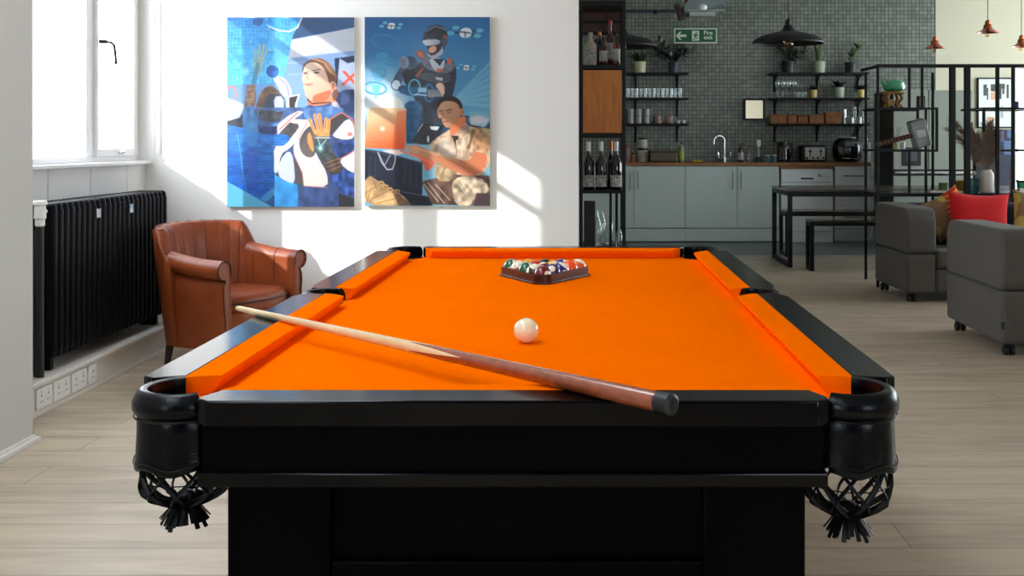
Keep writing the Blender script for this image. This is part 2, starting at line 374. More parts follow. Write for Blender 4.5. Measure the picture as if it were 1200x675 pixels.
# cushions: profile sloping from rail top to nose
def cushion(A0, A1, B0, B1):
    # A = back line (at rail), B = nose line ; ends mitred
    m = MB(); rows = []
    for (a, b) in ((A0, B0), (A1, B1)):
        a = Vector(a); b = Vector(b)
        lo = a.lerp(b, .72)
        mid = a.lerp(b, .55)
        rows.append([(a.x, a.y, ZB+.001), (a.x, a.y, ZR), (mid.x, mid.y, ZR-.001), (b.x, b.y, ZR-.0035), (b.x, b.y, ZR-.010), (lo.x, lo.y, ZB+.001)])
    m.grid(rows, closed_u=True, capends=True); m.build('cushion', M['felt'], pt, angle=25)
mi = .055
for (yo, sg) in ((YN+RW, 1), (YF-RW, -1)):
    cushion((xl+.157, yo), (xr-.157, yo), (xl+.157+mi*.55, yo+sg*CW), (xr-.157-mi*.55, yo+sg*CW))
for (xo, sg) in ((xl+RW, 1), (xr-RW, -1)):
    for (ya, yb, sy) in ((YN+ce, YM-.045, 1), (YF-ce, YM+.045, -1)):
        cushion((xo, ya), (xo, yb), (xo+sg*CW, ya+sy*mi*.55), (xo+sg*CW, yb-sy*.02))
# bed with pocket bites
def bite(cx, cy, r, a0, a1, n=14): return [(cx+r*math.cos(math.radians(a0+(a1-a0)*i/n)), cy+r*math.sin(math.radians(a0+(a1-a0)*i/n))) for i in range(n+1)]
pr = .052
bx0, bx1, by0, by1 = xl+RW-.01, xr-RW+.01, YN+RW-.01, YF-RW+.01
cxl, cxr, cyn, cyf = xl+.088, xr-.088, YN+.088, YF-.088
outline = [(bx0+.075, by0)]
outline += [(bx1-.075, by0)] + bite(cxr, cyn, .062, 195, 75)
outline += [(bx1, YM-.06)] + bite(xr-.052, YM, .052, 250, 110) + [(bx1, YM+.06)]
outline += bite(cxr, cyf, .062, -75, -195)
outline += bite(cxl, cyf, .062, 15, -105)
outline += [(bx0, YM+.06)] + bite(xl+.052, YM, .052, 70, -70) + [(bx0, YM-.06)]
outline += bite(cxl, cyn, .062, 105, -15)
MB().prism(outline, ZB-.006, ZB).build('bed_cloth', M['felt'], pt)
# body: apron, ledge, base cabinet
ax0, ax1, ay0, ay1 = xl+.148, xr-.150, YN+.02, YF-.02
B(ax0, ax1, ay0, ay1, .679, ZB-.0065).build('apron', M['ebony'], pt)
B(ax0-.006, ax1+.006, ay0-.008, ay1+.008, .659, .681, .003).build('ledge', M['rail'], pt)
qx0, qx1, qy0, qy1 = -.552, .350, 1.65, YF-.12
B(qx0+.02, qx1-.02, qy0+.02, qy1-.02, .05, .66).build('base_cabinet', M['ebony'], pt)
for x in (qx0, qx1-.16):
    for y in (qy0, qy1-.16): B(x, x+.16, y, y+.16, 0, .659, .004).build('corner_post', M['ebony'], pt)
for y in (qy0+.006, qy1-.026):
    B(qx0+.16, qx1-.16, y, y+.02, .40, .512, .004).build('base_rail', M['ebony'], pt); B(qx0+.16, qx1-.16, y, y+.02, 0, .12, .004).build('base_rail', M['ebony'], pt)
for x in (qx0+.006, qx1-.026): B(x, x+.02, qy0+.16, qy1-.16, 0, .16, .004).build('base_rail', M['ebony'], pt)
# leather pockets
def pocket(cx, cy, a0, a1, R, ztop=.793, zlow=.686, net=True, droop=0, flare=.0):
    # shield: swept arc a0..a1 (degrees) around the pocket centre
    n = 36; m = MB(); rows = []
    prof = [(R-.017, ztop-.010), (R-.016, ztop-.002), (R-.008, ztop), (R, ztop-.005), (R+.006, ztop-.018), (R+.006, ztop-.030), (R+.001, ztop-.038), (R-.003, ztop-.040), (R-.001, ztop-.044), (R-.001, ztop-.060), (R+.001, zlow+.014), (R+.003, zlow+.003), (R+.001, zlow), (R-.003, zlow+.001), (R-.006, zlow+.02), (R-.010, ztop-.045), (R-.016, ztop-.03)]
    for i in range(n+1):
        a = math.radians(a0+(a1-a0)*i/n); row = []
        sc = .004*math.cos(i/n*PI*6)
        for (r, z) in prof:
            if z < zlow+.01: z = z+sc
            row.append((cx+r*math.cos(a), cy+r*math.sin(a), z))
        rows.append(row)
    m.grid(rows, closed_u=True, capends=True)
    p = m.build('leather_pocket', M['leatherb'], pt, angle=50)
    # stitched piping line
    m = MB(); m.tube([(cx+(R+.003)*math.cos(math.radians(a0+(a1-a0)*i/n)), cy+(R+.003)*math.sin(math.radians(a0+(a1-a0)*i/n)), ztop-.041) for i in range(n+1)], .0016, 6)
    m.tube([(cx+(R+.0035)*math.cos(math.radians(a0+(a1-a0)*i/n)), cy+(R+.0035)*math.sin(math.radians(a0+(a1-a0)*i/n)), zlow+.011+.004*math.cos(i/n*PI*6)) for i in range(n+1)], .0011, 6)
    m.build('piping', M['lace'], p)
    # inner liner
    m = MB(); rr = R-.012; m.lathe([(rr, ztop-.035), (rr, ztop-.06), (rr, zlow+.02), (rr-.002, zlow+.005)], cx, cy, 28, cap=False); m.build('pocket_liner', M['pit'], p)
    if net:
        z0 = zlow+.014; hgt = .078+droop; K = 9
        def surf(a, t):
            r = (R-.012)*(1+.10*math.sin(PI*min(1, t*1.1)))*(1 if t < .68 else 1-((t-.68)/.32)**1.5*.7)
            return (cx+r*math.cos(a), cy+r*math.sin(a), z0-hgt*t)
        m = MB()
        for k in range(K):
            for sg in (1, -1):
                m.tube([surf(2*PI*k/K+sg*(t/14)*1.15, t/14) for t in range(15)], .0047, 6, flat=.4)
        m.tube([surf(2*PI*k/24, .42) for k in range(24)], .001, 4, closed=True)
        m.build('pocket_net', M['lace'], p)
        m = MB(); zb = z0-hgt
        m.sph((cx, cy, zb+.004), .021, 12, (1, 1, .8))
        for k in range(34):
            a = 2*PI*k/34+random.uniform(-.1, .1); l = random.uniform(.022, .032); o = random.uniform(.016, .032)
            c, s_ = math.cos(a), math.sin(a)
            m.tube([(cx+.008*c, cy+.008*s_, zb+.004), (cx+(.014+o*.3)*c, cy+(.014+o*.3)*s_, zb-.006), (cx+(.010+o)*c, cy+(.010+o)*s_, zb-l)], .0042, 5, flat=.3)
        for k in range(5):   # knot loops
            a = 2*PI*k/5; m.tube([(cx+.018*math.cos(a), cy+.018*math.sin(a), zb), (cx+.038*math.cos(a+.2), cy+.038*math.sin(a+.2), zb+.012), (cx+.016*math.cos(a+.5), cy+.016*math.sin(a+.5), zb+.016)], .0035, 6, flat=.5)
        m.build('tassel', M['lace'], p)
RP = .071
pocket(cxl+.008, cyn+.004, 110, 306, RP, zlow=.674)
pocket(cxr-.008, cyn+.004, 70, -126, RP, zlow=.671, droop=.014)
pocket(cxl+.008, cyf-.004, -105, -306, RP)
pocket(cxr-.008, cyf-.004, -75, 126, RP)
pocket(xl+.062, YM, 55, 305, .058, ztop=.791, net=True)
pocket(xr-.062, YM, 125, -125, .058, ztop=.791, net=True)

# balls
BR = .0254
cb = MB().sph((-.112, 2.156, ZB+BR), BR, 40).build('cue_ball', M['ivory'], None, base=(-.112, 2.156, ZB)); tag(cb, 'plain ivory white cue ball alone on the orange cloth', 'ball')
def ballmat(name, rgb, stripe):
    m = bpy.data.materials.new(name); m.use_nodes = True; N = m.node_tree.nodes; L = m.node_tree.links; b = N['Principled BSDF']
    b.inputs['Roughness'].default_value = .1; b.inputs['Coat Weight'].default_value = .6
    tc = N.new('ShaderNodeTexCoord'); sp = N.new('ShaderNodeSeparateXYZ'); L.new(tc.outputs['Object'], sp.inputs[0])
    def absgt(sock, th, inv=False):
        a = N.new('ShaderNodeMath'); a.operation = 'ABSOLUTE'; L.new(sp.outputs[sock], a.inputs[0])
        g = N.new('ShaderNodeMath'); g.operation = 'GREATER_THAN'; g.inputs[1].default_value = th; L.new(a.outputs[0], g.inputs[0]); return g.outputs[0]
    W = hexc(238, 230, 204); C = hexc(*rgb)
    mx1 = N.new('ShaderNodeMix'); mx1.data_type = 'RGBA'; mx1.inputs[6].default_value = C; mx1.inputs[7].default_value = W if stripe else C
    L.new(absgt('Z', .0135), mx1.inputs[0])
    mx2 = N.new('ShaderNodeMix'); mx2.data_type = 'RGBA'; L.new(mx1.outputs[2], mx2.inputs[6]); mx2.inputs[7].default_value = W
    L.new(absgt('X', .0228), mx2.inputs[0]); L.new(mx2.outputs[2], b.inputs['Base Color']); return m
balls = [[('plain maroon', (110, 8, 14), 0)],
         [('white and black striped', (20, 20, 24), 1), ('plain purple', (52, 22, 96), 0)],
         [('plain green', (8, 98, 62), 0), ('white and maroon striped', (120, 10, 18), 1), ('white and purple striped', (40, 20, 110), 1)],
         [('white and red striped', (200, 26, 22), 1), ('plain red', (196, 22, 16), 0), ('white and yellow striped', (240, 170, 20), 1), ('plain orange', (244, 80, 10), 0)],
         [('white and green striped', (8, 100, 64), 1), ('plain yellow', (240, 160, 22), 0), ('plain black', (12, 14, 20), 0), ('plain blue', (22, 30, 130), 0), ('white and orange striped', (240, 96, 20), 1)]]
rx, ry0 = -.111, 3.062; d2 = 2*BR
rots = random.Random(3)
ROW = ['at the front tip', 'in the second row', 'in the third row', 'in the fourth row', 'in the back row']
for r, row in enumerate(balls):
    for k, (nm, rgb, st) in enumerate(row):
        x = rx+(k-r/2)*d2; y = ry0+r*d2*.866
        mm = ballmat('ball_'+nm.replace(' ', '_'), rgb, st)
        o = MB().sph((0, 0, 0), BR-.0002, 32).build('pool_ball', mm); o.location = (x, y, ZB+BR+.0003)
        o.rotation_euler = (rots.uniform(-.9, .9), rots.uniform(-.9, .9), rots.uniform(0, 6))
        tag(o, f'{nm} pool ball {ROW[r]} of the triangle', 'ball', 'racked pool balls')
# triangle rack
def tri_off(off, n=10):
    C = [(rx, ry0), (rx+2*d2, ry0+4*d2*.866), (rx-2*d2, ry0+4*d2*.866)]; P = []
    for (cx_, cy_), a0 in zip(C, (210, -30, 90)):
        for i in range(n+1):
            a = math.radians(a0+120*i/n); P.append((cx_+off*math.cos(a), cy_+off*math.sin(a)))
    return P
def ring(outer, inner, z0, z1, mb):
    o1 = [(x, y, z0) for x, y in outer]; o2 = [(x, y, z1) for x, y in outer]; i2 = [(x, y, z1) for x, y in inner]; i1 = [(x, y, z0) for x, y in inner]
    mb.grid([o1, o2, i2, i1], closed_u=True, closed_v=True)
rk = thing('ball_rack', 'dark brown triangular rack holding the pool balls', 'rack', (rx, ry0+.09, ZB))
m = MB(); ring(tri_off(BR+.0065), tri_off(BR+.0008), ZB+.0005, ZB+.028, m); m.build('rack_wall', M['rackwood'], rk)
m = MB(); ring(tri_off(BR+.0115), tri_off(BR+.0065), ZB+.0005, ZB+.0045, m); m.build('base_flange', M['rackwood'], rk)
a = math.radians(210); mx_, my_ = (rx+(-2*d2+rx-rx)*.52, ry0+4*d2*.866*.52)
m = MB(); c = Vector((rx-2*d2*.56, ry0+4*d2*.866*.56, ZB+.017)); nrm = Vector((-math.cos(math.radians(30)), -math.sin(math.radians(30)), 0))
m.cyl(c+nrm*(BR+.006), c+nrm*(BR+.0073), .0055, 16); m.build('emblem', M['brass'], rk)
# cue
P0 = Vector((-.768, 2.362, 0)); P1 = Vector((.128, 1.462, 0))
L_ = (P1-P0).length; d = (P1-P0).normalized()
def rcue(t): return .0058+(.0146-.0058)*t
ze = ZR+.0135; zt = ZR+.0067
cue = thing('pool_cue', 'wooden pool cue with pale shaft and dark butt lying diagonally across the table', 'pool cue', (P0.x, P0.y, 0))
def cp(t): return Vector((P0.x+(P1.x-P0.x)*t, P0.y+(P1.y-P0.y)*t, zt+(ze+.001-zt)*t))
m = MB(); m.tube([cp(t) for t in (.012, .25, .52)], [rcue(.012), rcue(.25), rcue(.52)], 20); m.build('shaft', M['cuepale'], cue)
m = MB(); m.tube([cp(.0), cp(.003), cp(.012)], [.0038, .0052, rcue(.012)], 16); m.build('tip', mat('cue_tip_leather', (214, 190, 150), .7), cue)
m = MB(); m.tube([cp(t) for t in (.52, .75, .978)], [rcue(.52), rcue(.75), rcue(.978)], 24); m.build('butt', M['cuedark'], cue)
# spliced points of pale wood laid into the butt
side = d.cross(Vector((0, 0, 1))).normalized()
axis = (cp(1)-cp(0)).normalized(); upn = side.cross(axis).normalized()
m = MB()
for k in range(4):
    ph = math.radians(20+90*k); rows = []
    for i in range(13):
        t = .515+.125*i/12; ww = math.radians(44)*(1-i/12)+.02; rr = rcue(t)+.0003
        rows.append([cp(t)+(side*math.cos(ph+ww*q/3)+upn*math.sin(ph+ww*q/3))*rr for q in range(-3, 4)])
    m.grid(rows)
m.build('splice', M['cuepale'], cue)
m = MB(); m.tube([cp(.978), cp(.982), cp(.997), cp(1.0)], [rcue(.978)+.0006, rcue(.98)+.0012, rcue(1)+.0010, .0105], 24); m.cyl(cp(1.0), cp(1.0015), .0055, 14); m.build('bumper', M['rubber'], cue)
# ================================================================ wall pictures (painted per vertex)
PW, PH, PS = 150, 222, 3
class Paint:
    def __init__(s, seed):
        s.h, s.w = PH*PS, PW*PS
        s.Y, s.X = np.mgrid[0:s.h, 0:s.w].astype(np.float32)
        s.X = (s.X+.5)/PS; s.Y = (s.Y+.5)/PS
        s.im = np.zeros((s.h, s.w, 3), np.float32); s.r = np.random.RandomState(seed)
    def noise(s, n, m):
        g = s.r.rand(m+1, n+1).astype(np.float32)
        x = s.X/PW*n; y = s.Y/PH*m; xi = np.clip(x.astype(int), 0, n-1); yi = np.clip(y.astype(int), 0, m-1)
        fx = x-xi; fy = y-yi; fx = fx*fx*(3-2*fx); fy = fy*fy*(3-2*fy)
        return (g[yi, xi]*(1-fx)+g[yi, xi+1]*fx)*(1-fy)+(g[yi+1, xi]*(1-fx)+g[yi+1, xi+1]*fx)*fy
    def col(s, c, mask, a=1.0, c2=None, g=None, tex=0, tn=(30, 44)):
        c = np.array(c, np.float32)
        C = np.broadcast_to(c, s.im.shape)
        if c2 is not None:
            if g is None: g = (0, 0, 0, PH)
            dx, dy = g[2]-g[0], g[3]-g[1]
            t = np.clip(((s.X-g[0])*dx+(s.Y-g[1])*dy)/(dx*dx+dy*dy), 0, 1)[..., None]
            C = c*(1-t)+np.array(c2, np.float32)*t
        if tex: C = C*(1+(s.noise(*tn)[..., None]-.5)*tex)
        mk = (mask*a)[..., None]; s.im = s.im*(1-mk)+C*mk
    def pmask(s, P):
        ins = np.zeros((s.h, s.w), bool); n = len(P)
        for i in range(n):
            x1, y1 = P[i]; x2, y2 = P[(i+1) % n]
            if y1 == y2: continue
            c = ((y1 > s.Y) != (y2 > s.Y)); xx = (x2-x1)*(s.Y-y1)/(y2-y1)+x1
            ins ^= c & (s.X < xx)
        return ins.astype(np.float32)
    def smooth(s, P, it=2):
        for _ in range(it):
            Q = []
            for i in range(len(P)):
                a, b = P[i], P[(i+1) % len(P)]
                Q += [(a[0]*.75+b[0]*.25, a[1]*.75+b[1]*.25), (a[0]*.25+b[0]*.75, a[1]*.25+b[1]*.75)]
            P = Q
        return P
    def poly(s, P, c, a=1.0, sm=0, **k):
        if sm: P = s.smooth(P, sm)
        s.col(c, s.pmask(P), a, **k)
    def ell(s, cx, cy, rx_, ry_, c, a=1.0, rot=0, soft=0, **k):
        ca, sa = math.cos(rot), math.sin(rot); X = (s.X-cx)*ca+(s.Y-cy)*sa; Y = -(s.X-cx)*sa+(s.Y-cy)*ca
        q = np.sqrt((X/rx_)**2+(Y/ry_)**2); m_ = np.clip((1-q)/max(soft, .02)+.5, 0, 1) if soft == 0 else np.clip((1-q)/soft, 0, 1)
        s.col(c, m_, a, **k)
    def line(s, P, wd, c, a=1.0, closed=False):
        m_ = np.zeros((s.h, s.w), np.float32); Q = list(P)+([P[0]] if closed else [])
        for (x1, y1), (x2, y2) in zip(Q, Q[1:]):
            dx, dy = x2-x1, y2-y1; L2 = dx*dx+dy*dy+1e-6
            t = np.clip(((s.X-x1)*dx+(s.Y-y1)*dy)/L2, 0, 1); dd = np.hypot(s.X-x1-t*dx, s.Y-y1-t*dy)
            m_ = np.maximum(m_, np.clip((wd/2-dd)*PS+.5, 0, 1))
        s.col(c, m_, a)
    def ring(s, cx, cy, rx_, ry_, wd, c, a=1.0, rot=0):
        ca, sa = math.cos(rot), math.sin(rot)
        s.line([(cx+rx_*math.cos(t)*ca-ry_*math.sin(t)*sa, cy+rx_*math.cos(t)*sa+ry_*math.sin(t)*ca) for t in np.linspace(0, 2*PI, 40)], wd, c, a)
def T(*p): return [(p[i]/5.92-2, p[i+1]/5.92-2) for i in range(0, len(p), 2)]
def Bt(*p): return [(p[i]/5.92-2, p[i+1]/5.92+110) for i in range(0, len(p), 2)]

def art_one():
    p = Paint(1); full = np.ones((p.h, p.w), np.float32)
    p.col((90, 150, 220), full, c2=(150, 185, 225), g=(0, 0, 150, 60))
    p.poly(T(420, 270, 900, 230, 900, 560, 380, 560), (132, 168, 214), tex=.15, tn=(6, 8))
    p.poly(T(520, 10, 900, 10, 900, 82, 455, 165), (38, 74, 118), c2=(58, 100, 148), g=(80, 0, 150, 10))
    p.poly(T(360, 190, 900, 80, 900, 242, 390, 300), (232, 232, 236), c2=(205, 210, 224), g=(70, 20, 90, 50), tex=.08, tn=(4, 40))
    p.line(T(430, 330, 610, 315), .6, (220, 240, 255), .7); p.line(T(430, 410, 560, 400), .6, (220, 240, 255), .6)
    # hologram
    H = T(0, 0, 520, 10, 458, 165, 430, 310, 405, 430, 300, 470, 0, 478)
    p.poly(H, (28, 128, 218), c2=(84, 190, 240), g=(0, 0, 40, 80), tex=.25, tn=(30, 44))
    hm = p.pmask(H)
    nz = p.noise(24, 36)
    grid = (((p.X+nz*2) % 4.2 < .55) | ((p.Y+nz*3) % 4.0 < .5)).astype(np.float32)*hm*(p.noise(16, 24) > .38)
    p.col((130, 220, 255), grid, .55)
    p.poly(T(300, 100, 450, 130, 430, 300, 400, 430, 300, 440, 330, 250), (120, 205, 248), .45)
    for _ in range(14):
        x, y = p.r.uniform(0, 65), p.r.uniform(2, 76); p.ell(x, y, 1.6, 1.6, (190, 240, 255), .8, soft=1)
    p.poly(T(190, 20, 265, 15, 255, 75, 190, 70), (24, 70, 130), .7, sm=1)
    p.line([(T(300, 75)[0]), (T(370, 105)[0]), (T(440, 112)[0]), (T(495, 85)[0]), (T(525, 20)[0])], 1.6, (225, 240, 250))
    p.ring(5, 90, 6, 9, 2.2, (230, 120, 95), .9); p.poly(T(0, 560, 110, 600, 200, 675, 0, 675), (190, 200, 218)); p.ell(9, 90, 15, 14, (160, 150, 180), .25, soft=.7)
    p.poly(T(150, 480, 210, 475, 215, 560, 205, 640, 130, 640, 140, 550), (140, 110, 92), tex=.5, tn=(40, 50)); [p.line(T(x0_, y0_, x0_+55, y0_-4), .6, (236, 176, 150), .7) for x0_, y0_ in ((148, 510), (144, 545), (140, 580))]
    for q in ((205, 310, 208, 235), (225, 300, 238, 205), (245, 300, 268, 200), (258, 310, 290, 235)): p.line(T(*q), 2.6, (150, 176, 160))
    p.poly(T(198, 290, 262, 295, 262, 330, 245, 400, 215, 430, 195, 380), (140, 172, 166), sm=1, tex=.3); p.poly(T(190, 430, 215, 320, 240, 330, 215, 470, 185, 478), (50, 110, 150), .6); p.ell(22, 63, 7, 7, (170, 240, 255), .9, soft=1)
    # flag panel
    p.poly(T(750, 296, 900, 276, 900, 530, 760, 500), (26, 42, 78)); p.poly(T(785, 296, 840, 330, 900, 318, 900, 512, 765, 512), (176, 192, 226), tex=.12, tn=(10, 14))
    p.line(T(815, 388, 895, 475), 3.2, (240, 92, 70)); p.line(T(890, 400, 808, 475), 3.2, (240, 92, 70))
    p.poly(T(755, 530, 900, 520, 900, 675, 760, 675), (42, 60, 104)); p.poly(T(800, 520, 860, 515, 850, 600, 790, 620), (66, 88, 136))
    # machinery behind the raised arm
    p.poly(T(215, 600, 260, 500, 330, 480, 385, 540, 370, 600, 300, 640, 240, 675, 210, 675), (118, 86, 66), sm=1, tex=.6)
    p.poly(T(300, 540, 400, 540, 420, 675, 240, 675), (60, 66, 86)); p.poly(T(330, 560, 402, 552, 402, 660, 345, 668), (196, 200, 218), sm=1)
    p.poly(T(320, 430, 400, 412, 465, 520, 450, 560, 400, 575, 360, 480), (214, 214, 232), sm=2); p.line(T(370, 430, 425, 480, 440, 560), 1.2, (150, 150, 190))
    p.poly(T(420, 560, 515, 538, 495, 600, 492, 675, 425, 675), (226, 228, 240)); p.poly(T(440, 565, 500, 552, 480, 610, 478, 675, 442, 675), (58, 50, 52))
    p.ell(53, 63, 8, 8, (30, 100, 200), .9, tex=.5); p.ring(53, 63, 8, 8, .8, (160, 230, 255), .9)
    # head
    p.poly(T(560, 560, 700, 530, 770, 600, 800, 675, 540, 675, 570, 620), (232, 120, 86), c2=(250, 160, 120), g=(95, 90, 110, 100))
    p.poly(T(535, 360, 560, 325, 640, 300, 700, 330, 745, 420, 735, 500, 700, 560, 660, 605, 600, 600, 558, 560, 545, 545, 548, 520, 535, 500, 540, 470, 524, 445, 535, 405), (246, 214, 190), sm=1, c2=(232, 180, 152), g=(90, 60, 122, 92))
    p.poly(T(600, 550, 700, 520, 745, 500, 700, 590, 640, 612, 600, 600), (236, 120, 82), sm=1)
    p.poly(T(528, 350, 570, 308, 640, 288, 705, 318, 745, 370, 768, 420, 762, 465, 735, 455, 712, 470, 700, 410, 668, 350, 620, 322, 575, 325, 545, 345, 532, 400), (128, 84, 60), sm=1, tex=.5, tn=(50, 20))
    p.line(T(600, 300, 680, 325, 725, 395), .8, (220, 180, 140)); p.line(T(620, 292, 710, 340, 742, 410), .6, (200, 150, 110))
    p.ell(123, 81, 4.2, 6.5, (240, 180, 150)); p.ell(123, 81, 2, 4, (200, 120, 95)); p.poly(T(735, 520, 775, 500, 768, 580, 738, 590), (140, 84, 56), sm=1)
    p.line(T(545, 395, 572, 388), .9, (110, 80, 70)); p.line(T(600, 380, 650, 372), 1.0, (90, 60, 54)); p.ell(91, 65.5, 2.2, 1.0, (90, 80, 84)); p.ell(104, 64.5, 3.2, 1.2, (84, 74, 80)); p.ell(104, 64.5, 1, .9, (30, 40, 50))
    p.line(T(572, 400, 560, 430, 578, 440), .7, (196, 140, 116)); p.line(T(548, 474, 600, 470), 1.1, (190, 100, 88)); p.line(T(560, 482, 595, 481), .9, (214, 130, 110))
    p.line(T(565, 580, 600, 608, 720, 598), 1.4, (60, 40, 40))
    # suit collar
    p.poly(T(555, 612, 640, 625, 770, 590, 800, 675, 540, 675), (62, 98, 156), sm=1, tex=.5, tn=(40, 60)); p.poly(T(720, 605, 770, 590, 790, 640, 830, 670, 760, 675), (190, 188, 204), sm=1, tex=.5); p.ell(122, 105, 2.6, 2.6, (220, 160, 150)); p.ell(126, 108, 2, 2, (70, 80, 110))
    # torso
    p.poly(Bt(0, 0, 912, 0, 912, 675, 0, 675), (66, 92, 140), c2=(50, 70, 120), g=(60, 110, 150, 220), tex=.5, tn=(26, 40))
    p.poly(Bt(120, -30, 640, -30, 640, 60, 380, 80, 380, 0), (72, 106, 160), tex=.5, tn=(30, 40))
    p.poly(Bt(0, 70, 120, 20, 150, 110, 0, 100), (50, 54, 66)); p.poly(Bt(0, 0, 120, 0, 100, 40, 0, 70), (190, 196, 210))
    p.poly(Bt(220, 0, 400, 0, 380, 60, 300, 70, 250, 60), (70, 68, 76), tex=.6)
    p.poly(Bt(115, -40, 225, -40, 235, 60, 260, 110, 340, 75, 405, 70, 400, 110, 330, 170, 150, 170, 125, 120), (74, 118, 172), sm=1, tex=.7, tn=(36, 30))
    p.poly(Bt(225, 80, 260, 105, 410, 95, 380, 140, 300, 165, 230, 150), (36, 60, 120), tex=.6, sm=1)
    p.poly(Bt(540, -30, 800, -40, 830, 20, 700, 60, 540, 60), (90, 130, 190), tex=.6, tn=(40, 50), sm=1)
    p.poly(Bt(360, 90, 430, 30, 500, -5, 540, 0, 450, 70, 360, 160), (240, 220, 222)); p.line(Bt(375, 120, 500, 5), 1.4, (220, 110, 90))
    p.poly(Bt(440, 75, 560, 60, 520, 120, 470, 180, 400, 150, 370, 150), (74, 72, 76), tex=.3)
    p.poly(Bt(450, 50, 590, 55, 560, 80, 520, 150, 480, 210, 445, 250, 380, 290, 365, 420, 330, 420, 330, 240, 400, 230, 470, 160, 520, 85, 440, 75), (236, 224, 226), sm=1)
    p.poly(Bt(555, 50, 610, 60, 600, 230, 640, 320, 700, 420, 705, 520, 560, 515, 500, 500, 520, 400, 470, 290, 470, 220, 500, 150), (238, 226, 230), sm=1, c2=(250, 216, 208), g=(90, 150, 120, 200))
    p.poly(Bt(560, 110, 600, 90, 620, 180, 625, 300, 570, 320, 520, 280, 505, 210, 530, 150), (70, 68, 70), sm=2, c2=(110, 100, 96), g=(84, 140, 92, 146))
    p.line(Bt(565, 70, 520, 150, 505, 200), .9, (226, 120, 100))
    p.poly(Bt(470, 320, 500, 360, 530, 420, 540, 510, 482, 495), (82, 80, 84)); p.poly(Bt(360, 440, 375, 330, 440, 260, 470, 320, 482, 500, 420, 480), (206, 214, 232), sm=1)
    p.line(Bt(470, 290, 530, 420, 540, 510, 700, 520), .8, (200, 120, 110))
    p.poly(Bt(700, 60, 800, 10, 840, 40, 760, 120, 720, 160), (72, 66, 66)); p.poly(Bt(760, 130, 840, 40, 880, 80, 890, 180, 820, 195, 730, 170), (236, 228, 232), sm=1); p.line(Bt(690, 70, 800, 5, 870, 50, 890, 120), 1.2, (228, 120, 100)); p.ell(142.5, 136, 3, 2.4, (220, 140, 130))
    p.poly(Bt(735, 230, 820, 195, 900, 190, 900, 300, 800, 330, 760, 290), (44, 72, 140), sm=1, tex=.8, tn=(40, 40)); p.poly(Bt(780, 330, 860, 290, 900, 255, 900, 430, 820, 390), (238, 224, 224), sm=1); p.line(Bt(780, 330, 895, 262), 1, (226, 120, 100))
    p.poly(Bt(700, 430, 820, 390, 900, 440, 900, 600, 800, 560, 740, 480), (46, 78, 150), sm=1, tex=.9, tn=(40, 40)); p.poly(Bt(780, 560, 900, 600, 900, 675, 780, 675), (44, 44, 52))
    # hand and forearm
    p.poly(Bt(615, 165, 715, 170, 725, 260, 800, 350, 810, 410, 740, 440, 690, 400, 640, 300, 610, 260), (66, 84, 90), sm=1, tex=.5, tn=(40, 50), c2=(80, 60, 50), g=(110, 150, 130, 190))
    for q in ((578, 55, 622, 150), (615, 25, 645, 150), (645, 20, 668, 150), (690, 50, 686, 150), (712, 60, 706, 160)): p.line(Bt(*q), 3.6, (252, 176, 110)); p.line(Bt(*q), 1.1, (232, 120, 50))
    p.poly(Bt(608, 120, 716, 120, 716, 172, 612, 168), (250, 170, 100), sm=1, tex=.3); p.poly(Bt(575, 130, 598, 180, 612, 280, 585, 260, 560, 190), (250, 160, 90), sm=1)
    p.line(Bt(620, 178, 715, 180), 1.2, (230, 236, 230)); p.line(Bt(635, 185, 655, 240, 695, 190), .8, (200, 240, 240)); p.ell(108.4, 152.4, 6, 6, (150, 235, 235), .9, soft=1); p.ell(108.4, 152.4, 2.2, 2.2, (240, 255, 255), soft=.6)
    for q in ((690, 355, 780, 320), (700, 380, 790, 345), (715, 405, 800, 370)): p.line(Bt(*q), .8, (214, 130, 80), .8)
    # lower hologram
    H = Bt(0, 85, 120, 110, 240, 150, 430, 160, 445, 195, 400, 235, 335, 235, 335, 420, 350, 480, 250, 605, 0, 480)
    p.poly(H, (26, 124, 214), .92, c2=(16, 92, 196), g=(30, 120, 30, 200), tex=.35, tn=(16, 70)); hm = p.pmask(H)
    ln = ((p.Y+p.noise(6, 8)*2) % 3.0 < .5).astype(np.float32)*hm*(p.noise(10, 60) > .5); p.col((90, 180, 240), ln, .6)
    p.line(Bt(85, 150, 160, 660), .7, (150, 220, 250), .7); p.line(Bt(330, 230, 345, 420, 370, 650), .8, (150, 220, 250), .7)
    p.poly(Bt(120, 0, 230, 0, 225, 225, 150, 230, 125, 150), (70, 150, 215), .5, sm=1); p.poly(Bt(150, 240, 210, 240, 240, 470, 200, 560, 160, 480), (70, 80, 180), .4)
    p.poly(Bt(0, 470, 160, 560, 345, 665, 0, 670), (104, 196, 236)); p.poly(Bt(240, 600, 330, 520, 350, 560, 280, 620), (110, 190, 235), .8)
    p.poly(Bt(340, 430, 420, 480, 500, 500, 500, 670, 340, 670), (56, 156, 232), tex=.4, tn=(20, 30)); p.poly(Bt(180, 560, 240, 600, 350, 480, 330, 560, 330, 650), (40, 140, 220), .5)
    return p.im
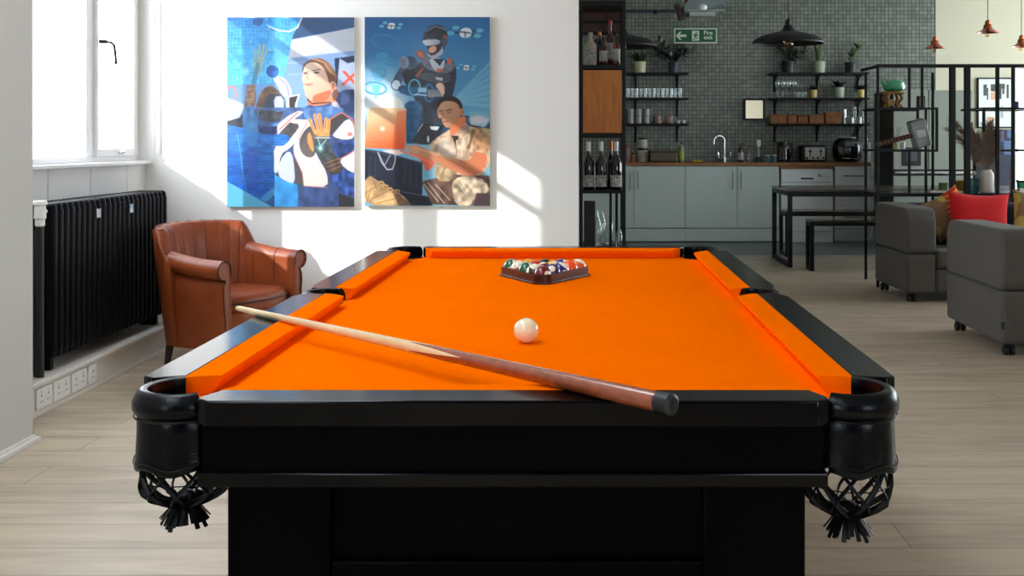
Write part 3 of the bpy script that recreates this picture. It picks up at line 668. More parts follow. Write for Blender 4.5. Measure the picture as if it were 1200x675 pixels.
def art_two():
    p = Paint(2); full = np.ones((p.h, p.w), np.float32)
    p.col((18, 96, 158), full, c2=(120, 186, 214), g=(60, 0, 90, 150))
    p.ell(78, 60, 60, 60, (70, 150, 200), .5, soft=1)
    for k in range(7):
        y = 330+k*50; p.poly(T(640, 560+k*6, 880, y-22, 880, y+14, 640, 575+k*6), (150, 205, 228), .45)
    p.ell(16, 88, 48, 44, (214, 236, 246), .95, soft=1); p.ell(20, 102, 40, 26, (246, 250, 252), 1, soft=.9)
    # hologram rings and figure
    p.ring(25, 29.5, 17, 9, 1.3, (20, 110, 170), 1, .18); p.ring(25, 29.5, 16, 8, .6, (60, 160, 210), .9, .18)
    p.ring(12.6, 83, 13, 7, 1.5, (40, 160, 215), 1, .12); p.ring(12.6, 83, 11, 5.5, .6, (120, 210, 240), .9, .12)
    p.poly(T(90, 260, 185, 255, 180, 330, 95, 325), (60, 160, 205), .6, sm=1); p.ring(21, 45, 8, 4, .6, (20, 120, 175)); p.poly(T(55, 330, 180, 330, 170, 400, 140, 460, 70, 450), (70, 170, 215), .5, sm=1); p.line(T(150, 335, 235, 350), .8, (30, 120, 175)); p.ring(17, 65, 8, 5, .6, (30, 130, 185)); p.poly(T(60, 480, 130, 480, 90, 585), (110, 220, 240), .8)
    # drones
    for (cx, cy, sc) in ((31, 10, .9), (117, 17.5, 1.4), (118, 58.5, .75)):
        for dx, dy in ((-11, 1), (11, -1), (-7, -3), (9, 3)):
            p.line([(cx, cy), (cx+dx*sc, cy+dy*sc)], 1.1*sc, (26, 50, 76)); p.ell(cx+dx*sc*1.1, cy+dy*sc*1.1, 3.2*sc, 1.8*sc, (110, 200, 230), .8)
        p.poly([(cx-5*sc, cy-1*sc), (cx, cy-4*sc), (cx+6*sc, cy-2*sc), (cx+4*sc, cy+5*sc), (cx-4*sc, cy+5*sc)], (226, 232, 238), sm=1); p.line([(cx-4*sc, cy), (cx+4*sc, cy+1*sc)], 1.1*sc, (44, 56, 72)); p.line([(cx, cy), (cx, cy+4*sc)], 1*sc, (60, 70, 84))
    # vehicle and hatch behind
    p.poly(Bt(300, 0, 880, 40, 880, 200, 700, 230, 300, 220), (36, 72, 104)); p.poly(Bt(400, -60, 520, -40, 560, 80, 420, 90), (46, 52, 66)); p.poly(Bt(330, 190, 420, 85, 560, 95, 520, 190, 450, 230, 380, 225), (22, 24, 32)); p.line(Bt(340, 188, 412, 88), 1, (200, 205, 214)); p.poly(Bt(460, 102, 530, 104, 510, 130, 470, 124), (210, 216, 226)); p.ell(74, 142, 1.4, 4, (190, 206, 226))
    p.poly(Bt(730, 0, 880, 0, 880, 60, 840, 110, 740, 90), (120, 180, 204)); p.ell(132, 120, 14, 7, (226, 216, 220), .9, soft=.5); p.poly(Bt(740, 95, 830, 105, 830, 140, 740, 130), (40, 48, 62)); p.line(Bt(820, 105, 862, 50), 1, (230, 236, 240))
    # armoured robot-like figure
    p.poly(T(330, 330, 620, 300, 650, 400, 620, 560, 560, 675, 400, 675, 360, 590, 330, 480), (44, 52, 66), sm=1, tex=.5, tn=(26, 40))
    p.poly(T(360, 400, 610, 390, 600, 480, 420, 450), (76, 80, 92), sm=1); p.poly(T(250, 370, 300, 280, 370, 290, 380, 360, 300, 380, 270, 460, 240, 510, 205, 490, 215, 430), (64, 82, 106), sm=1, tex=.5); p.ell(46, 53, 6, 7, (120, 134, 156), tex=.4); p.poly(T(270, 370, 380, 380, 350, 480, 290, 490), (36, 40, 50), sm=1)
    p.ell(37, 79, 5.2, 5.6, (214, 232, 242)); p.ring(37, 79, 5.6, 6, 1.1, (40, 70, 100))
    p.poly(T(250, 480, 360, 490, 450, 505, 450, 560, 330, 560, 240, 530), (40, 92, 136), sm=1, tex=.5); p.ring(58, 82, 6.5, 9, 1.6, (90, 190, 225)); p.ring(75, 88.5, 5, 10, 2.0, (40, 120, 175)); p.line(T(360, 545, 440, 552), 1.2, (220, 240, 245)); p.poly(T(380, 500, 440, 500, 440, 530, 380, 530), (150, 200, 225))
    p.poly(T(445, 512, 550, 510, 552, 560, 450, 565), (120, 126, 140), c2=(160, 160, 168), g=(75, 84, 75, 94)); p.poly(T(495, 485, 530, 460, 560, 480, 565, 540, 545, 560, 530, 520), (238, 196, 172), sm=1)
    p.poly(T(340, 250, 420, 235, 470, 290, 540, 370, 600, 300, 560, 250, 620, 300, 640, 350, 600, 400, 530, 400, 430, 370, 380, 290), (108, 112, 126), sm=1, tex=.3); p.poly(T(450, 290, 570, 300, 555, 370, 520, 395, 480, 370), (190, 200, 216), sm=1); p.poly(T(480, 300, 560, 300, 530, 350), (40, 50, 64)); p.poly(T(505, 368, 548, 370, 545, 392, 510, 390), (220, 100, 70)); p.poly(T(370, 250, 410, 250, 420, 290, 390, 290), (216, 104, 72)); p.poly(T(580, 295, 606, 300, 606, 340, 584, 335), (216, 104, 72)); p.line(T(370, 420, 412, 370), 2, (190, 80, 60)); p.poly(T(500, 425, 550, 432, 548, 452, 505, 445), (190, 196, 206))
    p.poly(T(440, 200, 560, 190, 560, 250, 530, 270, 470, 285, 450, 250), (40, 44, 56), sm=1); p.poly(T(455, 225, 500, 205, 510, 245, 470, 265, 452, 250), (226, 170, 140), sm=1); p.poly(T(440, 260, 480, 285, 540, 240, 545, 200, 560, 260, 500, 300, 450, 285), (176, 182, 194), sm=1)
    p.poly(T(412, 175, 425, 110, 470, 70, 530, 62, 580, 100, 585, 170, 560, 215, 520, 215, 440, 170), (52, 56, 68), sm=2, tex=.3); p.line(T(440, 110, 500, 75, 570, 100), 1.6, (110, 116, 132)); p.line(T(450, 130, 510, 95, 578, 125), 1.2, (24, 28, 36)); p.poly(T(415, 170, 530, 165, 535, 200, 440, 215, 412, 190), (224, 228, 236), sm=1, c2=(150, 160, 176), g=(70, 28, 90, 34)); p.ell(93, 28.5, 3.4, 6, (80, 86, 100)); p.line(T(560, 140, 580, 160), 1.2, (220, 90, 70))
    p.poly(T(290, 590, 400, 590, 420, 675, 290, 675), (30, 96, 140), sm=1, tex=.6); p.poly(Bt(300, -30, 400, -30, 400, 90, 350, 190, 310, 180), (26, 88, 132), sm=1, tex=.5)
    # laptop glow
    p.poly(T(70, 680, 120, 560, 260, 560, 300, 680), (250, 244, 240), .85, sm=1)
    p.poly(Bt(35, 10, 50, -28, 300, -22, 300, 30, 292, 260, 10, 250), (252, 206, 160), c2=(240, 92, 40), g=(26, 112, 40, 152)); p.ell(21, 130, 4, 4, (255, 250, 230), soft=.9); p.poly(Bt(240, 0, 302, -10, 292, 262, 200, 262), (236, 84, 34), .4); p.line(Bt(40, 210, 285, 215), .6, (220, 80, 40), .6)
    # crate
    p.poly(Bt(0, 255, 130, 275, 410, 350, 410, 560, 390, 640, 120, 640, 0, 440), (26, 34, 56), tex=.3, tn=(16, 20)); p.line(Bt(5, 262, 130, 285, 410, 355), 2, (56, 64, 88)); [p.line(Bt(x, 300+(x*.2), x-4, 430+x*.25), 1, (60, 70, 96)) for x in (50, 90, 290, 330, 370)]; p.poly(Bt(270, 550, 470, 590, 480, 645, 330, 645), (20, 28, 48)); p.line(Bt(275, 552, 470, 588), .8, (110, 120, 144))
    p.line(Bt(105, 280, 130, 350, 170, 400, 205, 395, 222, 350, 225, 290), 1.1, (206, 206, 216)); p.line(Bt(112, 290, 150, 370, 190, 300), .9, (190, 190, 200))
    p.poly(Bt(130, 268, 250, 262, 300, 280, 240, 300), (250, 216, 206))
    # sandy bag
    p.poly(Bt(0, 500, 50, 432, 90, 470, 150, 490, 200, 540, 260, 560, 340, 645, 0, 648), (204, 164, 116), sm=1, tex=.6, tn=(22, 30)); p.poly(Bt(200, 545, 250, 570, 340, 640, 250, 648), (120, 92, 66), .8); [p.line(Bt(*q), .9, (136, 100, 66), .8) for q in ((20, 560, 120, 500), (60, 600, 170, 550), (100, 630, 220, 600), (30, 620, 60, 520), (60, 440, 100, 540))]
    for x, y in ((130, 490), (160, 515), (190, 535), (215, 550), (240, 548)): p.ell(x/5.92-2, y/5.92+110, 3, 2.4, (190, 150, 100)); p.ell(x/5.92-2, y/5.92+110.6, 1.6, 1.1, (120, 88, 60))
    # seated soldier
    p.poly(Bt(400, 480, 620, 430, 870, 440, 880, 650, 480, 640, 440, 560), (112, 84, 74), tex=.7, tn=(30, 30)); p.poly(Bt(610, 520, 630, 460, 720, 440, 850, 470, 870, 560, 760, 600, 740, 650, 640, 650), (196, 176, 150), sm=1, tex=.8, tn=(34, 44)); [p.line(Bt(*q), 1, (236, 222, 204), .8) for q in ((420, 500, 520, 620), (450, 490, 560, 630), (500, 500, 600, 610), (660, 500, 720, 580), (700, 470, 780, 560), (760, 470, 850, 500))]
    p.poly(Bt(780, 560, 880, 560, 880, 650, 760, 650), (70, 54, 60), .9)
    p.poly(Bt(450, 250, 480, 200, 600, 120, 700, 60, 740, 110, 880, 120, 880, 440, 640, 440, 580, 400, 500, 300), (198, 166, 138), sm=1, tex=.55, tn=(40, 50)); p.poly(Bt(500, 240, 560, 160, 640, 240, 640, 320, 560, 300), (224, 204, 186), sm=1, tex=.3)
    p.poly(Bt(490, 350, 560, 370, 620, 400, 620, 480, 500, 480), (172, 146, 110), sm=1, tex=.6); [p.ell(x/5.92-2, y/5.92+110, 4.2, 6, (206, 180, 140), tex=.5) for x, y in ((520, 400), (585, 425))]
    p.poly(Bt(610, 165, 660, 165, 650, 260), (50, 40, 40)); p.poly(Bt(640, 200, 730, 150, 700, 320, 650, 320), (218, 190, 160), tex=.5); p.line(Bt(690, 180, 680, 310), 1.2, (240, 226, 204)); p.poly(Bt(730, 110, 850, 110, 880, 180, 860, 290, 750, 250), (200, 150, 110), sm=1, tex=.6, tn=(40, 50)); p.line(Bt(760, 130, 730, 250), 3, (110, 92, 66), .8); p.poly(Bt(810, 110, 880, 120, 880, 180, 850, 150), (196, 180, 130), .9)
    # neck, head
    p.poly(Bt(595, 110, 690, 20, 720, 60, 640, 160, 605, 160), (226, 128, 84), sm=1)
    p.poly([(84.5, 112), (85, 104), (92, 97), (101, 95), (110, 98), (113.5, 106), (112, 114), (110, 118), (104, 126), (99, 129), (94, 128.5), (90.5, 123), (89.5, 117), (86.5, 118)], (212, 164, 128), sm=1, c2=(188, 128, 92), g=(88, 100, 112, 118))
    p.poly([(85, 108), (86, 98), (95, 91.5), (106, 92.5), (113.5, 100), (114, 108), (111, 107), (108, 100), (98, 97), (90, 99), (86.5, 104)], (40, 28, 24), sm=1); p.ell(113.3, 110.5, 2.4, 4, (200, 130, 96)); p.ell(113.3, 110.5, 1, 2.2, (150, 84, 60))
    p.line([(87, 109.5), (91, 109)], 1.1, (60, 40, 34)); p.line([(95, 109), (101, 107.5)], 1.2, (60, 40, 34)); p.line([(88, 112), (91, 111.8)], .7, (90, 56, 46)); p.line([(96, 111.6), (100.5, 110.6)], .8, (90, 56, 46)); p.line([(92, 111), (90.6, 117), (93.5, 118)], .8, (150, 96, 70)); p.line([(92, 122.2), (97.5, 121)], 1.3, (150, 80, 66))
    # forearm and hands on the keyboard
    p.poly(Bt(290, 260, 420, 290, 500, 330, 490, 380, 430, 420, 420, 350), (240, 96, 60), .9, sm=1); p.line(Bt(260, 270, 340, 300, 460, 345), 2, (250, 130, 90))
    p.poly(Bt(290, 250, 320, 228, 400, 235, 500, 290, 640, 330, 740, 340, 760, 270, 850, 290, 855, 340, 800, 430, 740, 445, 620, 410, 470, 330, 350, 290, 330, 270), (200, 136, 100), sm=1, c2=(222, 130, 90), g=(60, 150, 130, 180)); p.line(Bt(350, 245, 520, 300, 660, 345), 1.5, (236, 186, 150), .8); [p.line(Bt(*q), 1.5, (226, 164, 128)) for q in ((288, 255, 340, 240), (300, 268, 350, 252), (320, 278, 365, 262), (345, 290, 385, 270))]
    p.line(Bt(830, 290, 850, 330, 800, 425), 1.2, (250, 120, 70), .8)
    return p.im
def hang(name, art, x0, label, base, cw, chh):
    im = art()[:int(chh*PS), :int(cw*PS)]; h, w_ = im.shape[:2]
    im = im[:h//2*2, :w_//2*2].reshape(h//2, 2, w_//2, 2, 3).mean((1, 3)); im = np.clip(im, 0, 255)/255
    lin = np.where(im <= .04045, im/12.92, ((im+.055)/1.055)**2.4)*.62
    gh, gw = im.shape[:2]; W_, H_ = cw/200, chh/200; y0 = 6.2-.030
    r = thing(name, label, 'picture', (x0+W_/2, 6.2, base))
    xs = np.linspace(-W_/2, W_/2, gw); zs = np.linspace(H_, 0, gh)
    gx, gz = np.meshgrid(xs, zs); co = np.stack([gx, np.full_like(gx, -.0305), gz], -1).reshape(-1, 3)
    idx = np.arange(gh*gw).reshape(gh, gw); q = np.stack([idx[:-1, :-1], idx[1:, :-1], idx[1:, 1:], idx[:-1, 1:]], -1).reshape(-1, 4)
    me = bpy.data.meshes.new('print_face'); me.vertices.add(len(co)); me.vertices.foreach_set('co', co.astype(np.float32).ravel())
    me.loops.add(q.size); me.loops.foreach_set('vertex_index', q.ravel()); me.polygons.add(len(q)); me.polygons.foreach_set('loop_start', np.arange(0, q.size, 4)); me.update(calc_edges=True)
    ca = me.color_attributes.new('ink', 'FLOAT_COLOR', 'POINT'); ca.data.foreach_set('color', np.concatenate([lin, np.ones((gh, gw, 1))], -1).astype(np.float32).ravel())
    m = bpy.data.materials.new('ink_'+name); m.use_nodes = True; b = m.node_tree.nodes['Principled BSDF']; at_ = m.node_tree.nodes.new('ShaderNodeAttribute'); at_.attribute_name = 'ink'
    m.node_tree.links.new(at_.outputs['Color'], b.inputs['Base Color']); b.inputs['Roughness'].default_value = .35; b.inputs['Coat Weight'].default_value = .3
    me.materials.append(m); o = bpy.data.objects.new('print_face', me); COL.objects.link(o); o.parent = r
    MB().box(x0, x0+W_, 6.2-.030, 6.2-.002, base, base+H_, .0).build('panel', M['plastic'], r)
hang('wall_picture', art_one, (268-681)/200, 'picture of a woman in blue suit looking up, left of the two on the wall', .785, 148.6, 221)
hang('wall_picture', art_two, (428.5-681)/200, 'picture of a seated soldier and armoured figure under drones, right of the two', .79, 146.2, 220.3)

# ================================================================ radiator, its valve and pipe, sockets, blind cord
rd = thing('radiator', 'black column radiator under the window on the left', 'radiator', (-2.42, 5.3, .148))
ya, yb, n = 4.66, 5.95, 24; st = (yb-ya)/n
first = None
def section(yc):
    m = MB()
    for k, x in enumerate((-2.475, -2.405, -2.345)):
        m.box(x-.024, x+.024, yc-st*.34, yc+st*.34, .23, .87, .014, 3)
    m.box(-2.495, -2.325, yc-st*.36, yc+st*.36, .845, .893, .018, 3); m.box(-2.495, -2.325, yc-st*.36, yc+st*.36, .205, .25, .018, 3)
    m.box(-2.47, -2.35, yc-st*.52, yc+st*.52, .855, .88); m.box(-2.47, -2.35, yc-st*.52, yc+st*.52, .215, .24)
    return m
for k in range(n):
    if first is None: first = section(ya+st*.5).build('column_section', M['radiator'], rd)
    else:
        o = first.copy(); COL.objects.link(o); o.location = first.location+Vector((0, st*k, 0)); o.parent = rd
for y in (4.72, 5.89): B(-2.46, -2.36, y-.015, y+.015, .149, .21, .004).build('foot', M['radiator'], rd)
for y in (5.08, 5.45): B(-2.322, -2.314, y-.02, y+.02, .80, .845, .002).build('badge', M['chrome'], rd)
pv = thing('radiator_pipe', 'black vertical heating pipe with white valve head left of the radiator', 'pipe', (-2.337, 4.57, .148))
m = MB(); m.tube([(-2.337, 4.57, .149), (-2.337, 4.57, .80)], .017, 12); m.tube([(-2.36, 4.58, .149), (-2.365, 4.575, .5), (-2.352, 4.575, .78)], .011, 10); m.build('pipe', M['matblack'], pv)
m = MB(); m.lathe([(.016, .80), (.020, .805), (.020, .83), (.025, .835), (.023, .89), (.030, .895), (.030, .905), (.026, .912), (0, .912)], -2.337, 4.57, 18); m.cyl((-2.337, 4.57, .86), (-2.36, 4.655, .86), .012, 10); m.build('valve_head', M['plastic'], pv)
# sockets on the low casing
M['slot'] = mat('slot_grey', (110, 108, 104), .6)
def socket(y0, y1, single, label):
    t = thing('wall_socket', label, 'socket', (-2.31, (y0+y1)/2, .035), group='sockets on the low casing')
    B(-2.31, -2.300, y0, y1, .030, .116, .003).build('face_plate', M['plastic'], t)
    for c in ([(y0+y1)/2] if single else [y0+(y1-y0)*.27, y0+(y1-y0)*.73]):
        m = MB()
        for q in ((c-.003, c+.003, .080, .088), (c-.013, c-.006, .056, .060), (c+.006, c+.013, .056, .060)): B(-2.300, -2.2985, *q).build('pin_slot', M['slot'], t)
        m.box(-2.300, -2.2965, c-.006, c+.006, .095, .108, .001); m.build('switch', M['plastic'], t)
for (a_, b_, s1, lb) in ((4.475, 4.605, 0, 'white double socket nearest the pier on the low casing'), (4.62, 4.766, 0, 'second white double socket along the low casing from the pier'), (4.782, 4.928, 0, 'third white double socket along the low casing from the pier'), (4.947, 5.025, 1, 'small white single plate beside the double sockets, nearest the armchair')): socket(a_, b_, s1, lb)
m = MB()
for (xa, xb) in ((-2.50, -2.465), (-2.465, -2.43)):
    zt_, zb_ = 2.30, 1.08 if xa < -2.48 else 1.06
    m.tube([(xa, 6.192, zt_), (xa, 6.19, zb_+.02), ((xa+xb)/2, 6.188, zb_), (xb-.004, 6.19, zb_+.02), (xb-.004, 6.192, zt_)], .0018, 6)
tag(m.build('blind_cord', M['plastic'], None, base=(-2.465, 6.19, 1.06)), 'thin white looped blind cords hanging on the wall beside the window', 'cord')

# ================================================================ armchair
th = math.radians(67); f_ = Vector((math.sin(th), -math.cos(th), 0)); fc = Vector((-1.655, 5.52, 0)); cc = fc-.30*f_
ac = thing('armchair', 'tan leather tub armchair with fluted back and rolled studded arms', 'armchair', (cc.x, cc.y, 0), th, local=True)
# seat body
def rr_(x): return x
bodyp = [(-.27, -.27), (-.15, -.315), (0, -.33), (.15, -.315), (.27, -.27), (.27, .08), (.16, .18), (0, .21), (-.16, .18), (-.27, .08)]
MB().prism(bodyp, .12, .30, 'z', bev=.02, seg=3).build('seat_base', M['tan'], ac)
cup = [(-.245, -.255), (-.15, -.31), (0, -.335), (.15, -.31), (.245, -.255), (.24, .06), (.15, .13), (-.15, .13), (-.24, .06)]
sc_ = MB().prism(cup, .285, .385, 'z', bev=.035, seg=4).build('seat_cushion', M['tan'], ac)
m = MB(); m.tube([(x*1.0, y-.004, .345) for x, y in cup[:5]], .005, 6); m.build('piping', M['tandark'], sc_)
# fluted back shell (fans outward at the top)
m = MB(); seam = MB(); rows = []; NA = 112
def backpt(a, t, off):
    # a in -1..1 around the back, t 0..1 up, off thickness outwards
    ang = a*math.radians(96)
    w_ = .235+.055*t; dp = .12+.075*t
    x = w_*math.sin(ang); y = .03+dp*math.cos(ang)
    n_ = Vector((math.sin(ang)/w_, math.cos(ang)/dp, 0)).normalized()
    return Vector((x, y, 0))+n_*off
def topz(a):
    b = abs(a)
    if b < .72: return .735-.012*(b/.72)**2
    q = (b-.72)/.28; q = q*q*(3-2*q); return .723-(.15)*q
NS = 12
for i in range(NA+1):
    a = -1+2*i/NA; zt_ = topz(a); row = []
    fl = abs(math.cos((a*NS/2)*PI)) if True else 0
    puff = .007*(1-(1-fl)**3) if abs(a) < .98 else 0
    for t in (0, .25, .5, .75, .93): 
        z = .30+(zt_-.02-.30)*t; p_ = backpt(a, t, -.006-puff*min(1, t*3)); row.append((p_.x, p_.y, z))
    for (t, o, dz) in ((.98, .004, .0), (1.0, .022, .012), (1.0, .045, .010), (.98, .060, -.008)):
        p_ = backpt(a, t, o); row.append((p_.x, p_.y, zt_-.012+dz))
    for t in (.75, .4, 0):
        z = .125+(zt_-.03-.125)*t; p_ = backpt(a, t, .055+.01*t); row.append((p_.x, p_.y, z))
    rows.append(row)
m.grid(rows, closed_u=True, capends=True)
bk = m.build('backrest', M['tan'], ac, angle=60)
for k in range(-6, 6):
    a = (k*2+1)/NS if False else (2*k+1)/NS
    if abs(a) > .95: continue
    zt_ = topz(a); seam.tube([tuple(backpt(a, t, -.0045-.001*t))[:2]+(.30+(zt_-.025-.30)*t,) for t in (0, .2, .4, .6, .8, .95)]+[tuple(backpt(a, 1, .02))[:2]+(zt_+.0015,), tuple(backpt(a, 1, .05))[:2]+(zt_-.004,)], .0022, 5)
seam.build('flute_seam', M['tandark'], bk)
# arms: scroll roll on an upright panel
for sg in (-1, 1):
    m = MB(); rows = []
    for i in range(15):
        t = i/14; y = -.30+t*.34; out = .012*math.sin(t*PI); zt_ = .545+.035*t**2
        x0 = sg*(.262+out*.3); 
        prof = []
        for (dx, z) in ((-.018, .20), (-.020, .30), (-.016, .42), (-.014, .50), (-.012, zt_-.03)): prof.append((x0+sg*dx, z))
        for k in range(13):
            a_ = math.radians(175-k*(175+100)/12); prof.append((x0+sg*(.034+.048*math.cos(a_)), zt_-.020+.048*math.sin(a_)))
        for (dx, z) in ((.042, zt_-.10), (.044, .40), (.030, .28), (.022, .12), (.0, .12)): prof.append((x0+sg*dx, z))
        rows.append([(px, y, pz) for px, pz in prof])
    m.grid(rows, closed_u=True, capends=True); ar = m.build('arm', M['tan'], ac, angle=50)
    # front trim line and nails
    m = MB(); edge = [(x, -.304, z) for (x, y, z) in rows[0]]; m.tube(edge[3:19], .004, 6); m.tube(edge[18:22], .004, 6); m.build('piping', M['tandark'], ar)
    m = MB(); x0 = sg*.262
    pts = [(x0+sg*.036, z) for z in np.arange(.14, .48, .016)]+[(x0+sg*(.034+.042*math.cos(math.radians(q))), .525+.042*math.sin(math.radians(q))) for q in range(-60, 170, 22)]
    for (px, pz) in pts: m.sph((px, -.303, pz), .0048, 8, (1, .6, 1))
    pts2 = [(x0-sg*.008, z) for z in np.arange(.17, .50, .016)]
    for (px, pz) in pts2: m.sph((px, -.303, pz), .0048, 8, (1, .6, 1))
    m.build('nailhead_trim', M['brass'], ar)
    m = MB()
    for yy in (-.16, -.02): 
        x0 = sg*.264; m.tube([(x0-sg*.0165, yy, .40), (x0-sg*.0145, yy, .52)]+[(x0+sg*(.034+.0487*math.cos(math.radians(q))), yy, .530+.0487*math.sin(math.radians(q))) for q in range(170, -60, -20)], .0016, 5)
    m.build('arm_seam', M['tandark'], ar)
for (x, y) in ((-.22, -.25), (.22, -.25), (-.18, .15), (.18, .15)):
    MB().tube([(x, y, .16), (x*1.08, y*1.12, 0)], .024, 10, r2=.014).build('leg', M['legwood'], ac)

# ================================================================ sofas
def module(mb, x0, x1, y0, y1, z0, z1, bev=.03): return mb.box(x0, x1, y0, y1, z0, z1, bev, 4)
def caster(p, x, y):
    m = MB(); m.cyl((x, y, .055), (x, y, .10), .012, 10); m.box(x-.022, x+.022, y-.022, y+.022, .045, .07, .006)
    for s_ in (-.018, .018): m.cyl((x+s_-.009, y+.01, .027), (x+s_+.009, y+.01, .027), .027, 18)
    m.build('caster', M['matblack'], p)
def sofa(name, label, loc, rot, face, L_=2.1, D=.80):
    # local: corner at origin, seat opens to -y ; armrest modules at both ends
    t = thing(name, label, 'sofa', loc, rot, local=True)
    SF = M['sofa']
    for x0, x1 in ((0, .22), (L_-.22, L_)):
        m = MB(); pr_ = [(0.02, .355), (D-.03, .355), (D, .385), (D, .655), (D-.035, .69), (.07, .685), (.03, .665), (0, .60), (0, .375)]
        m.prism([(y, z) for y, z in pr_], x0, x1, 'x', bev=.022, seg=3); m.build('armrest', SF, t)
        MB().box(x0, x1, .005, D, .07, .350, .022, 3).build('arm_base', M['sofa'], t)
    MB().box(.225, L_-.225, D-.24, D, .36, .685, .035, 4).build('backrest', M['sofadark'], t)
    MB().box(.222, L_-.222, .0, D-.02, .075, .24, .02, 3).build('seat_base', SF, t)
    for k in range(2):
        w_ = (L_-.45)/2; MB().box(.228+k*w_, .222+(k+1)*w_, -.01, D-.25, .242, .375, .03, 4).build('seat_cushion', SF, t)
    for x in (.06, L_-.06):
        for y in (.07, D-.07): caster(t, x, y)
    return t
s1 = sofa('sofa', 'dark grey fabric sofa holding the red cushion, further from the pool table', (2.345, 7.62, 0), math.radians(2.2), None, D=.735)
# sofa 2 faces away from the camera (towards the first)
s2 = sofa('sofa', 'dark grey fabric sofa seen from behind, nearest at the right edge', (2.275+2.1, 6.60, 0), PI, None, D=.88)
m = MB(); m.box(2.1-.012, 2.1+.001, .865, .88, .15, .19, .002); m.build('fabric_tag', M['matblack'], s2)
# scatter cushions
def cushion_mesh(w_, h_, th_, n=22):
    m = MB(); rows = []
    def sh(u, v, s):
        # pinched corners
        px = u*(1-.10*(1-v*v)); pz = v*(1-.13*(1-u*u))
        k = max(0, (1-u**4)*(1-v**4)); return (px*w_/2, s*th_/2*k**.55, pz*h_/2)
    for s in (1, -1):
        rows = [[sh(-1+2*i/n, -1+2*j/n, s) for j in range(n+1)] for i in range(n+1)]
        m.grid(rows)
    bmesh.ops.remove_doubles(m.bm, verts=m.bm.verts, dist=1e-4); bmesh.ops.recalc_face_normals(m.bm, faces=m.bm.faces); return m
def patmat():
    m = bpy.data.materials.new('leaf_print'); m.use_nodes = True; N = m.node_tree.nodes; L = m.node_tree.links; b = N['Principled BSDF']; b.inputs['Roughness'].default_value = .9
    tc = N.new('ShaderNodeTexCoord'); sp = N.new('ShaderNodeSeparateXYZ'); L.new(tc.outputs['Object'], sp.inputs[0])
    wv = N.new('ShaderNodeTexWave'); wv.inputs['Scale'].default_value = 9; wv.inputs['Distortion'].default_value = 2.5; wv.bands_direction = 'Z'; L.new(tc.outputs['Object'], wv.inputs[0])
    r1 = N.new('ShaderNodeValToRGB'); r1.color_ramp.interpolation = 'CONSTANT'; L.new(wv.outputs[0], r1.inputs[0])
    r1.color_ramp.elements[0].color = hexc(206, 60, 30); r1.color_ramp.elements[1].position = .5; r1.color_ramp.elements[1].color = hexc(226, 132, 60)
    no = N.new('ShaderNodeTexNoise'); no.inputs['Scale'].default_value = 9; L.new(tc.outputs['Object'], no.inputs[0])
    ad = N.new('ShaderNodeMath'); ad.operation = 'MULTIPLY_ADD'; ad.inputs[1].default_value = .28; L.new(no.outputs[0], ad.inputs[0]); L.new(sp.outputs['X'], ad.inputs[2])
    r2 = N.new('ShaderNodeValToRGB'); r2.color_ramp.interpolation = 'CONSTANT'; e = r2.color_ramp.elements; e[0].position = 0; e[0].color = (0, 0, 0, 1); e[1].position = .16; e[1].color = (1, 1, 1, 1)
    L.new(ad.outputs[0], r2.inputs[0])
    vo = N.new('ShaderNodeTexVoronoi'); vo.inputs['Scale'].default_value = 8; L.new(tc.outputs['Object'], vo.inputs[0])
    r3 = N.new('ShaderNodeValToRGB'); r3.color_ramp.interpolation = 'CONSTANT'; e = r3.color_ramp.elements; e[0].color = hexc(186, 170, 84); e[1].position = .38; e[1].color = hexc(142, 112, 80); L.new(vo.outputs[0], r3.inputs[0])
    mx = N.new('ShaderNodeMix'); mx.data_type = 'RGBA'; L.new(r2.outputs[0], mx.inputs[0]); L.new(r3.outputs[0], mx.inputs[6]); L.new(r1.outputs[0], mx.inputs[7])
    L.new(mx.outputs[2], b.inputs['Base Color']); return m
PM = patmat()
def scatter(label, m_, c, rx_, ry_, rz_, w_=.46, h_=.44, th_=.14):
    o = cushion_mesh(w_, h_, th_).build('scatter_cushion', m_); o.location = c; o.rotation_euler = (rx_, ry_, rz_); tag(o, label, 'cushion', 'scatter cushions on the far sofa'); return o
scatter('bright red plain cushion on the far sofa', M['redcloth'], (2.965, 7.885, .590), math.radians(-10), math.radians(3), math.radians(2), .47, .40, .13)
scatter('orange and olive leaf print cushion left of the red cushion', PM, (2.78, 8.03, .615), math.radians(-4), math.radians(-30), math.radians(-3), .33, .33, .10)
scatter('brown and olive leaf print cushion right of the red cushion', PM, (3.44, 7.96, .595), math.radians(-13), math.radians(8), math.radians(4), .42, .38, .13)
# ================================================================ bottle shelf unit at the end of the picture wall
Y1, Y2 = 7.30, 7.65; ux0, ux1 = -.013, .308
su = thing('shelf_unit', 'tall black metal shelf unit with bottles and an oak cupboard door', 'shelf unit', ((ux0+ux1)/2, (Y1+Y2)/2, 0))
for x, y in ((ux0, Y1), (ux1-.024, Y1), (ux0, Y2-.024), (ux1-.024, Y2-.024)): B(x, x+.024, y, y+.024, 0, 2.14, .002).build('post', M['black'], su)
for z0, z1 in ((2.10, 2.14), (1.664, 1.694), (1.190, 1.218), (.806, .830), (.40, .425)): B(ux0+.001, ux1-.001, Y1+.001, Y2-.001, z0, z1, .002).build('shelf', M['black'], su)
B(ux0+.024, ux1-.024, Y2-.012, Y2-.004, 1.93, 2.10).build('back_panel', M['backwood'], su)
B(ux0+.024, ux1-.024, Y1+.02, Y2-.02, 1.222, 1.660).build('cupboard', M['matblack'], su)
B(ux0+.026, ux1-.026, Y1+.002, Y1+.020, 1.224, 1.658, .002).build('cupboard_door', M['doorwood'], su)
for z in (2.015, 1.935): B(ux0+.024, ux1-.024, Y2-.03, Y2-.016, z, z+.02).build('crossbar', M['black'], su)
